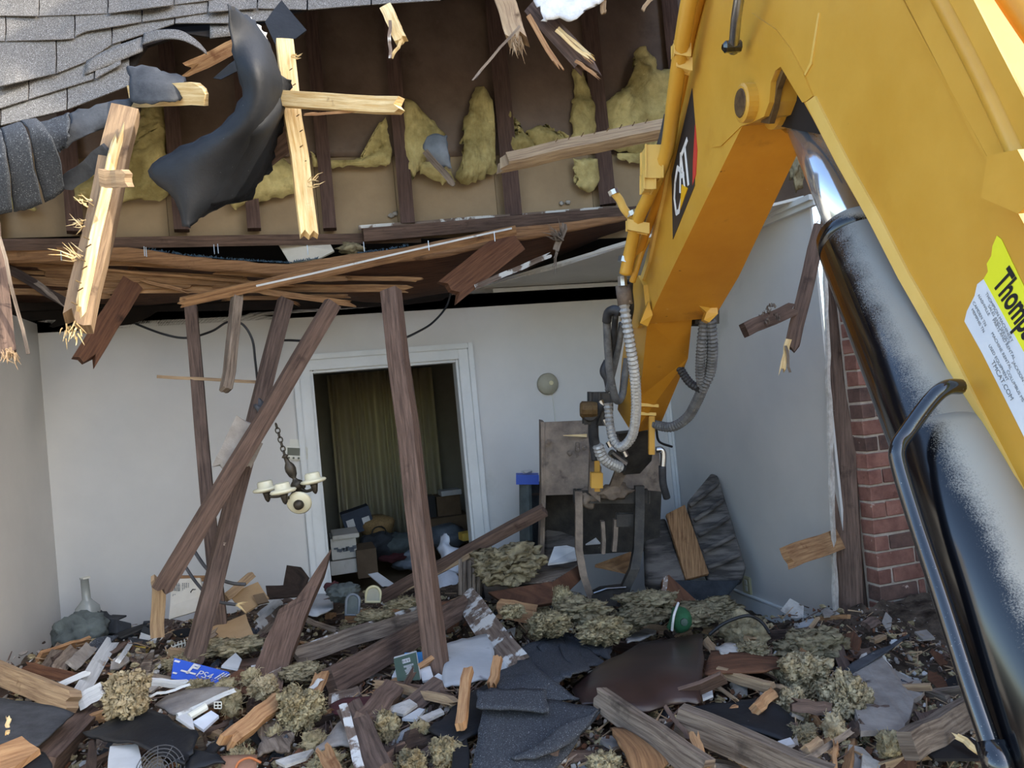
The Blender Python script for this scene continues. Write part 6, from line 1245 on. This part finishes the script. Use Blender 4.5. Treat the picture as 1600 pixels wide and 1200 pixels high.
c = P(250, 1206, 2.45); n_ = (-FW+ZZ*.6).normalized(); x, y = frame(RT, n_)[0], n_.cross(RT).normalized()
for k in range(7):
    r_ = .012+.011*k; b = MB(); b.tube([c+(x*math.cos(t)+y*math.sin(t))*r_+n_*(.02*(1-k/7)) for t in [j*math.pi/14 for j in range(29)]], .0016, 5, False); b.build('ring', M['wire_gr'], fn)
for k in range(10):
    t = k*math.pi/5; b = MB(); b.tube([c+n_*.02, c+(x*math.cos(t)+y*math.sin(t))*.08], .0014, 5); b.build('spoke', M['wire_gr'], fn)
rk = empty('wire_rack', P(280, 1022, 3.6), 'white coated wire rack corner between beam and stud', 'rack')
for k in range(6):
    a, c = P(264+k*5, 1024-k*1.5, 3.62), P(268+k*5, 1008-k*2.2, 3.7); b = MB(); b.tube(spline([a, a.lerp(c, .5)+RT*.01, c], 4), .0028, 6); b.build('wire', M['plastic'], rk)
b = MB(); b.tube(spline([P(262, 1020, 3.6), P(272, 1010, 3.65), P(290, 1004, 3.7)], 5), .004, 6); b.build('rim', M['plastic'], rk)
mb_ = empty('mesh_box', P(362, 1205, 2.42), 'tan mesh basket piece at the bottom left edge', 'basket')
sheet('mesh', [[(345, 1182, 2.5), (375, 1180, 2.5), (402, 1180, 2.5)], [(346, 1215, 2.4), (372, 1215, 2.4), (400, 1215, 2.4)]], M['box_tan'], parent=mb_, jit=0, rag=0)
b = MB(); b.tube(spline([P(366, 1212, 2.42), P(372, 1192, 2.45), P(390, 1184, 2.46), (P(408, 1192, 2.46))], 6), .004, 6); b.build('hoop', M['orange_wire'], mb_, True)
st_ = empty('white_bracket', P(330, 1105, 2.85), 'white bracket with square wire grid end right of the grey panel', 'bracket')
b = MB(); b.tube([P(296, 1120, 2.75), P(322, 1104, 2.8)], .014, 8); b.build('tube', M['plastic'], st_)
for k in range(3):
    b = MB(); b.tube([P(335+k*5.5, 1097, 2.8), P(335+k*5.5, 1107, 2.8)], .0018, 5); b.build('wire', M['plastic'], st_); b = MB(); b.tube([P(335, 1097+k*5, 2.8), P(346, 1097+k*5, 2.8)], .0018, 5); b.build('wire', M['plastic'], st_)
# stone and concrete, metal at the lower right
def stone(u, v, d, sx, sy, sz, seed, l, mt='concrete'):
    tag(clump('concrete_chunk', P(u, v, d), sx, sy, sz, M[mt], seed, .16, 3, freq=.7), l, 'concrete')
stone(645, 1158, 2.62, .055, .05, .045, 401, 'pale grey concrete chunk in the middle foreground'); stone(1432, 1190, 2.75, .10, .07, .05, 402, 'flat grey concrete block at the lower right under the grooved board')
stone(1505, 1180, 2.7, .045, .04, .03, 403, 'small rough concrete lump beside the cylinder foot'); stone(760, 1190, 2.4, .03, .03, .02, 404, 'little concrete lump under the broad shingle sheet')
sl_px('black_metal_sheet', [(1440, 1168, 2.8), (1510, 1148, 2.9), (1545, 1170, 2.75), (1530, 1185, 2.65), (1460, 1185, 2.68)], .01, M['wire'], 'black metal sheet under the grooved board at the lower right', 'metal sheet')
# clumps of wool, all over the heap
WL_ = [(198, 1088, 2.82, .075, .07, .075, 'insul_lt', 'tan wool ball sitting on the long heavy beam'), (468, 1112, 2.78, .075, .07, .075, 'insul', 'round yellow wool clump right of the split orange timber'), (362, 1098, 2.9, .035, .03, .045, 'insul', 'upright wool tuft beside the white bracket'),
 (1266, 1012, 3.55, .135, .10, .09, 'insul_gr', 'greenish wool mound at the foot of the corner post'), (1258, 1062, 3.05, .10, .08, .09, 'insul_lt', 'pale tan wool clump below the greenish mound'), (1238, 1108, 2.85, .07, .06, .06, 'insul_lt', 'lower tan wool clump hanging left over dark debris'),
 (1325, 1098, 2.85, .085, .07, .09, 'insul_lt', 'pale tan wool clump leaning on the large plaster slab'), (1304, 1140, 2.7, .04, .04, .05, 'insul_lt', 'brownish wool tail below the clump on the plaster slab'), (1248, 1150, 2.65, .045, .04, .04, 'insul_gr', 'ragged wool tuft under the lower tan clump'),
 (1390, 1165, 2.65, .04, .04, .045, 'insul', 'small wool tuft under the large plaster slab'), (600, 1136, 2.68, .05, .05, .05, 'insul', 'wool clump between beam stub and concrete chunk'), (655, 1138, 2.62, .03, .03, .02, 'insul', 'flat wool tuft on top of the concrete chunk'),
 (312, 1074, 3.12, .045, .04, .03, 'insul', 'wool tuft on the lower edge of the console box'), (352, 1074, 3.08, .04, .04, .035, 'insul', 'wool tuft at the right end of the console box'), (392, 1058, 3.1, .035, .03, .03, 'insul', 'wool tuft at the foot of the split beam'),
 (470, 1050, 3.25, .07, .06, .035, 'insul_gr', 'dusty wool band under the broad sloping board'), (412, 1075, 3.0, .05, .04, .04, 'insul_lt', 'pale wool crumbs over the foot of the split beam'), (330, 1012, 3.6, .09, .08, .035, 'insul_gr', 'low dusty wool bank right of the leaning stud foot'), (378, 1010, 3.55, .09, .08, .04, 'insul_gr', 'dusty wool bank below the flat cardboard'),
 (280, 1035, 3.45, .05, .05, .035, 'insul_gr', 'brownish wool left of the console box'), (545, 985, 3.95, .06, .06, .025, 'insul_gr', 'dusty wool at the lower end of the long wool strip'), (585, 962, 4.05, .08, .06, .03, 'insul_gr', 'dusty wool middle of the strip behind the sloping board'), (630, 942, 4.2, .08, .06, .03, 'insul_gr', 'dusty wool upper end of the strip by the tall stud'),
 (905, 952, 4.0, .11, .12, .06, 'insul_gr', 'yellow-grey wool mound in front of the thumb'), (860, 975, 3.8, .10, .10, .05, 'insul', 'yellow-grey wool mound behind the shingle fan'), (940, 985, 3.7, .11, .10, .05, 'insul', 'yellow-grey wool mound behind the brown panel'), (1010, 940, 4.2, .12, .12, .06, 'insul_gr', 'yellow-grey wool mound right of the thumb'),
 (1000, 962, 4.0, .10, .10, .04, 'insul_gr', 'flat wool patch left of the green cap'), (1110, 952, 4.3, .14, .12, .05, 'insul_gr', 'wide wool mound under the sofa'), (1085, 962, 4.0, .09, .09, .04, 'insul_gr', 'wool patch right of the green cap'), (880, 935, 4.2, .05, .05, .06, 'insul', 'peaked wool tuft by the drawer box'), (800, 955, 4.0, .06, .07, .03, 'insul', 'wool scrap between painted plank and drawer box'),
 (695, 1180, 2.5, .05, .05, .05, 'insul', 'wool crumbs left of the broad shingle sheet'), (640, 1195, 2.45, .045, .05, .04, 'insul', 'wool crumbs at the bottom below the concrete chunk'), (510, 1195, 2.5, .05, .05, .035, 'insul', 'wool crumbs at the bottom left of the dark beam stub'), (490, 1160, 2.6, .04, .04, .035, 'insul', 'wool crumbs beside the tilted grey panel'), (945, 1195, 2.4, .05, .05, .03, 'insul', 'wool crumbs below the brown plywood scrap'), (1175, 1015, 3.25, .05, .05, .035, 'insul_gr', 'dusty wool on the cracked plaster sheet'),
 (375, 1190, 2.55, .05, .05, .04, 'insul', 'wool crumbs right of the tan mesh basket'), (430, 1150, 2.7, .03, .03, .03, 'insul', 'tiny wool tuft by the curled grey panel')]
for k, (u, v, d, sx, sy, sz, mt, l) in enumerate(WL_):
    if mt == 'insul_gr': sx, sy, sz = sx*1.2, sy*1.2, sz*.75
    c_ = Q((u, v, d), .06); o = tag(clump('wool_clump', c_, sx, sy, sz, M[mt], 500+k*3, .36, (6 if sx > .062 and mt != 'insul_gr' else 5) if sx > .04 else 4), l, 'insulation')
    r9 = random.Random(k); b = MB(); vv = o.data.vertices
    for j in range(int(130*min(1, sx/.06))):
        q = WL[o.name]+vv[r9.randrange(len(vv))].co; e_ = V((r9.uniform(-1, 1), r9.uniform(-1, 1), r9.uniform(-.6, 1)))+(q-c_).normalized()*.8; e_ = e_.normalized()*r9.uniform(.008, .024); s_ = V((r9.uniform(-1, 1), r9.uniform(-1, 1), r9.uniform(-1, 1)))*.006
        b.tube([q-e_*.2, q+e_*.5+s_, q+e_], [.0016, .0012, .0006], 3)
    tag(b.build('fibres', M[mt], o), kind='stuff')
# ---- small broken stuff everywhere
rr = random.Random(77)
LMK = [(137, 960, 'the glass bottle lamp'), (126, 1000, 'the grey-green cloth bundle'), (220, 1010, 'the stacked books'), (60, 1070, 'the thick tan beam'), (140, 1060, 'the broad white board'), (190, 1060, 'the long heavy beam'), (200, 1090, 'the tan wool ball'), (215, 1140, 'the folded tar paper sheet'), (40, 1120, 'the grey felt sheet'), (300, 1050, 'the blue console box'), (345, 985, 'the flat cardboard'), (290, 950, 'the printed carton panel'), (310, 1095, 'the thin grey panel'), (400, 1120, 'the split orange timber'), (420, 1050, 'the split beam foot'), (470, 960, 'the split beam tip'), (430, 950, 'the small slat stack'), (468, 1110, 'the round wool clump'), (560, 980, 'the broad sloping board'), (551, 946, 'the arched plastic tray'), (620, 1010, 'the wide sloping beam'), (637, 1045, 'the green paperback'), (685, 1062, 'the tall stud foot'), (730, 1030, 'the broad white sheet'), (770, 990, 'the white-flaked plank'), (650, 1080, 'the tan stick'), (560, 1105, 'the maroon cloth'), (575, 1160, 'the dark beam stub'), (645, 1158, 'the pale concrete chunk'), (725, 1095, 'the upright orange stake'), (850, 1030, 'the shingle fan'), (820, 1150, 'the broad shingle sheet'), (1000, 1050, 'the glossy brown panel'), (830, 945, 'the drawer box'), (905, 955, 'the wool mound by the thumb'), (1058, 970, 'the green cap'), (1110, 955, 'the wide wool mound'), (1160, 990, 'the fuzzy grey pile'), (1165, 1060, 'the yellowish lath'), (1000, 1140, 'the sloping weathered beam'), (1180, 1180, 'the large weathered beam'), (1160, 1115, 'the tar paper on the beam'), (1258, 1060, 'the pale wool clump'), (1266, 1010, 'the greenish wool mound'), (1238, 1110, 'the lower tan wool clump'), (1385, 1080, 'the large plaster slab'), (1300, 1150, 'the brownish wool tail'), (1470, 1140, 'the grooved board'), (1432, 1190, 'the flat concrete block'), (800, 880, 'the armchair')]
LMP = [(RB(u, v), t) for u, v, t in LMK]; USED = {}
def near_label(p, what):
    q, t = min(LMP, key=lambda k: (k[0]-p).length); d = p-q; a, b_ = d.dot(R0), d.dot(F0)
    rel = ('right of ' if a > 0 else 'left of ') if abs(a) > abs(b_) else ('behind ' if b_ > 0 else 'in front of ')
    l = '%s %s%s' % (what, rel, t); USED.setdefault(l, []); return l
def place(o, l, cat):
    tag(o, l, cat); USED[l].append(o)
def spot(u0, u1, v0, v1):
    u, v = rr.uniform(u0, u1), rr.uniform(v0, v1); return RB(u, v)
def ok(p): return XL+.08 < p.x < XR-.08 and p.y < 5.45 and not (p.x > XR-.25 and p.y > 3.4)
wm_ = ['wood_dark', 'wood_brown', 'wood_grey', 'wood_tan', 'wood_orange', 'wood_black', 'wood_paint', 'wood_dark', 'wood_brown', 'wood_grey', 'wood_dark']
wl_ = {'wood_dark': 'dark brown', 'wood_brown': 'brown', 'wood_grey': 'weathered grey', 'wood_tan': 'tan', 'wood_orange': 'orange', 'wood_black': 'blackened', 'wood_paint': 'white-chipped'}
cnt = 0
while cnt < 210:
    p = spot(-10, 1500, 930, 1215)
    if not ok(p): continue
    cnt += 1; mt = rr.choice(wm_); L = rr.choice((rr.uniform(.08, .2), rr.uniform(.2, .5)))*(1 if p.y < 4 else .8); a = rr.gauss(.5, .9); t = rr.uniform(-.30, .30)
    d = V((math.cos(a)*math.cos(t), math.sin(a)*math.cos(t), math.sin(t))); p.z += rr.uniform(-.01, .03)
    e0, e1 = p-d*L/2, p+d*L/2
    if not (ok(e0) and ok(e1)): continue
    wd = rr.uniform(.014, .075)
    l = near_label(p, ('%s %s %s' % ('short' if L < .14 else 'medium' if L < .28 else 'long', wl_[mt], 'lath' if wd < .035 else 'board scrap')))
    place(board('wood_scrap', e0, e1, 0, rr.uniform(.008, .03), M[mt], None, None, rr.uniform(-60, 60), rr.uniform(0, .06), rr.uniform(0, .08), wm=wd, nw=3), l, 'wood scrap')
def shard(p, s, th):
    n = rr.randint(4, 7); a0 = rr.uniform(0, 6.28); pts = []
    nz = V((rr.uniform(-.7, .7), rr.uniform(-.9, .3), 1)).normalized(); x, y, _ = frame(nz.orthogonal(), nz); el = rr.uniform(.35, .9)
    for k in range(n):
        a = a0+6.283*k/n; r_ = s*rr.uniform(.55, 1.1); pts.append(p+x*math.cos(a)*r_+y*math.sin(a)*r_*el)
    return pts, nz*th
cnt = 0; kinds = [('plaster', 'plaster chip', 'white plaster chip'), ('plaster_gr', 'plaster chip', 'grey plaster chip'), ('shingle_dk', 'shingle scrap', 'dark shingle scrap'), ('tar', 'tar paper', 'black tar paper scrap'), ('plaster_gr', 'plaster chip', 'grey plaster chip'), ('page_dull', 'paper', 'dull white paper scrap'), ('ply_dark', 'board scrap', 'dark brown panel scrap'), ('wood_grey', 'board scrap', 'grey wooden panel scrap'), ('ply_dark', 'board scrap', 'dark brown panel scrap')]
while cnt < 150:
    p = spot(-10, 1500, 930, 1215)
    if not ok(p): continue
    cnt += 1; mt, cat, w_ = rr.choice(kinds); p.z += rr.uniform(0, .02); s_ = rr.uniform(.025, .10)
    pts, nv = shard(p, s_, rr.uniform(.004, .014)); b = MB(); b.prism(pts, nv)
    l = near_label(p, '%s %s' % ('small' if s_ < .05 else 'mid-sized' if s_ < .075 else 'large', w_)); place(b.build(cat.replace(' ', '_'), M[mt]), l, cat)
for l, os_ in USED.items():
    if len(os_) > 1:
        os_.sort(key=lambda o: -dep(WL[o.name])); nm_ = {2: ('farther', 'nearer'), 3: ('farthest', 'middle', 'nearest')}.get(len(os_))
        for k, o in enumerate(os_):
            o['group'] = 'alike: '+l
            if nm_: o['label'] = nm_[k]+' '+l
def mk_chip(b, p):
    p.z += rr.uniform(-.02, .015); pts, nv = shard(p, rr.uniform(.004, .020), rr.uniform(.003, .008)); b.prism(pts, nv)
def mk_splin(b, p):
    L = rr.uniform(.02, .12); a = rr.uniform(0, 6.28); t = rr.uniform(-.4, .5); d = V((math.cos(a)*math.cos(t), math.sin(a)*math.cos(t), math.sin(t))); p.z += rr.uniform(-.01, .025)
    b.tube([p-d*L/2, p+d*L/2], [rr.uniform(.001, .005), rr.uniform(.0005, .003)], 4)
def mk_tuft(b, p, mx=.020):
    bm = bmesh.new(); bmesh.ops.create_icosphere(bm, subdivisions=2, radius=1); s = rr.uniform(.005, mx); o = V((rr.uniform(0, 50), 0, 0)); p.z += rr.uniform(-.01, .012)
    for q in bm.verts: q.co = q.co*s*(1+.9*noise.noise(q.co*2.2+o)+.7*noise.noise(q.co*5+o)); q.co.z *= .7
    bm.verts.index_update(); b.add([p+q.co for q in bm.verts], [[q.index for q in f.verts] for f in bm.faces]); bm.free()
b = MB(); mts, cnts = [], []
for n_, maker, mt, area in ((700, mk_chip, 'plaster', 0), (1700, mk_chip, 'plaster_gr', 0), (1800, mk_chip, 'wood_black', 0), (1600, mk_chip, 'ply_dark', 0), (1200, mk_splin, 'wood_tan', 0), (1700, mk_splin, 'wood_dark', 0), (800, mk_tuft, 'insul', 0), (500, mk_tuft, 'insul_gr', 0), (700, mk_tuft, 'insul_gr', (760, 1200, 925, 1000)), (300, mk_tuft, 'insul', (830, 1000, 940, 1000))):
    k = 0
    while k < n_:
        p = spot(*(area or (-20, 1560, 925, 1215)))
        if ok(p): maker(b, p); k += 1
    mts.append(M[mt]); cnts.append(len(b.f))
o = b.build('debris', mts); tag(o, 'countless crumbs, splinters and wool tufts sprinkled over the whole heap', 'debris', kind='stuff')
mi = []; k = 0
for i, c in enumerate(cnts): mi += [i]*(c-k); k = c
o.data.polygons.foreach_set('material_index', mi)
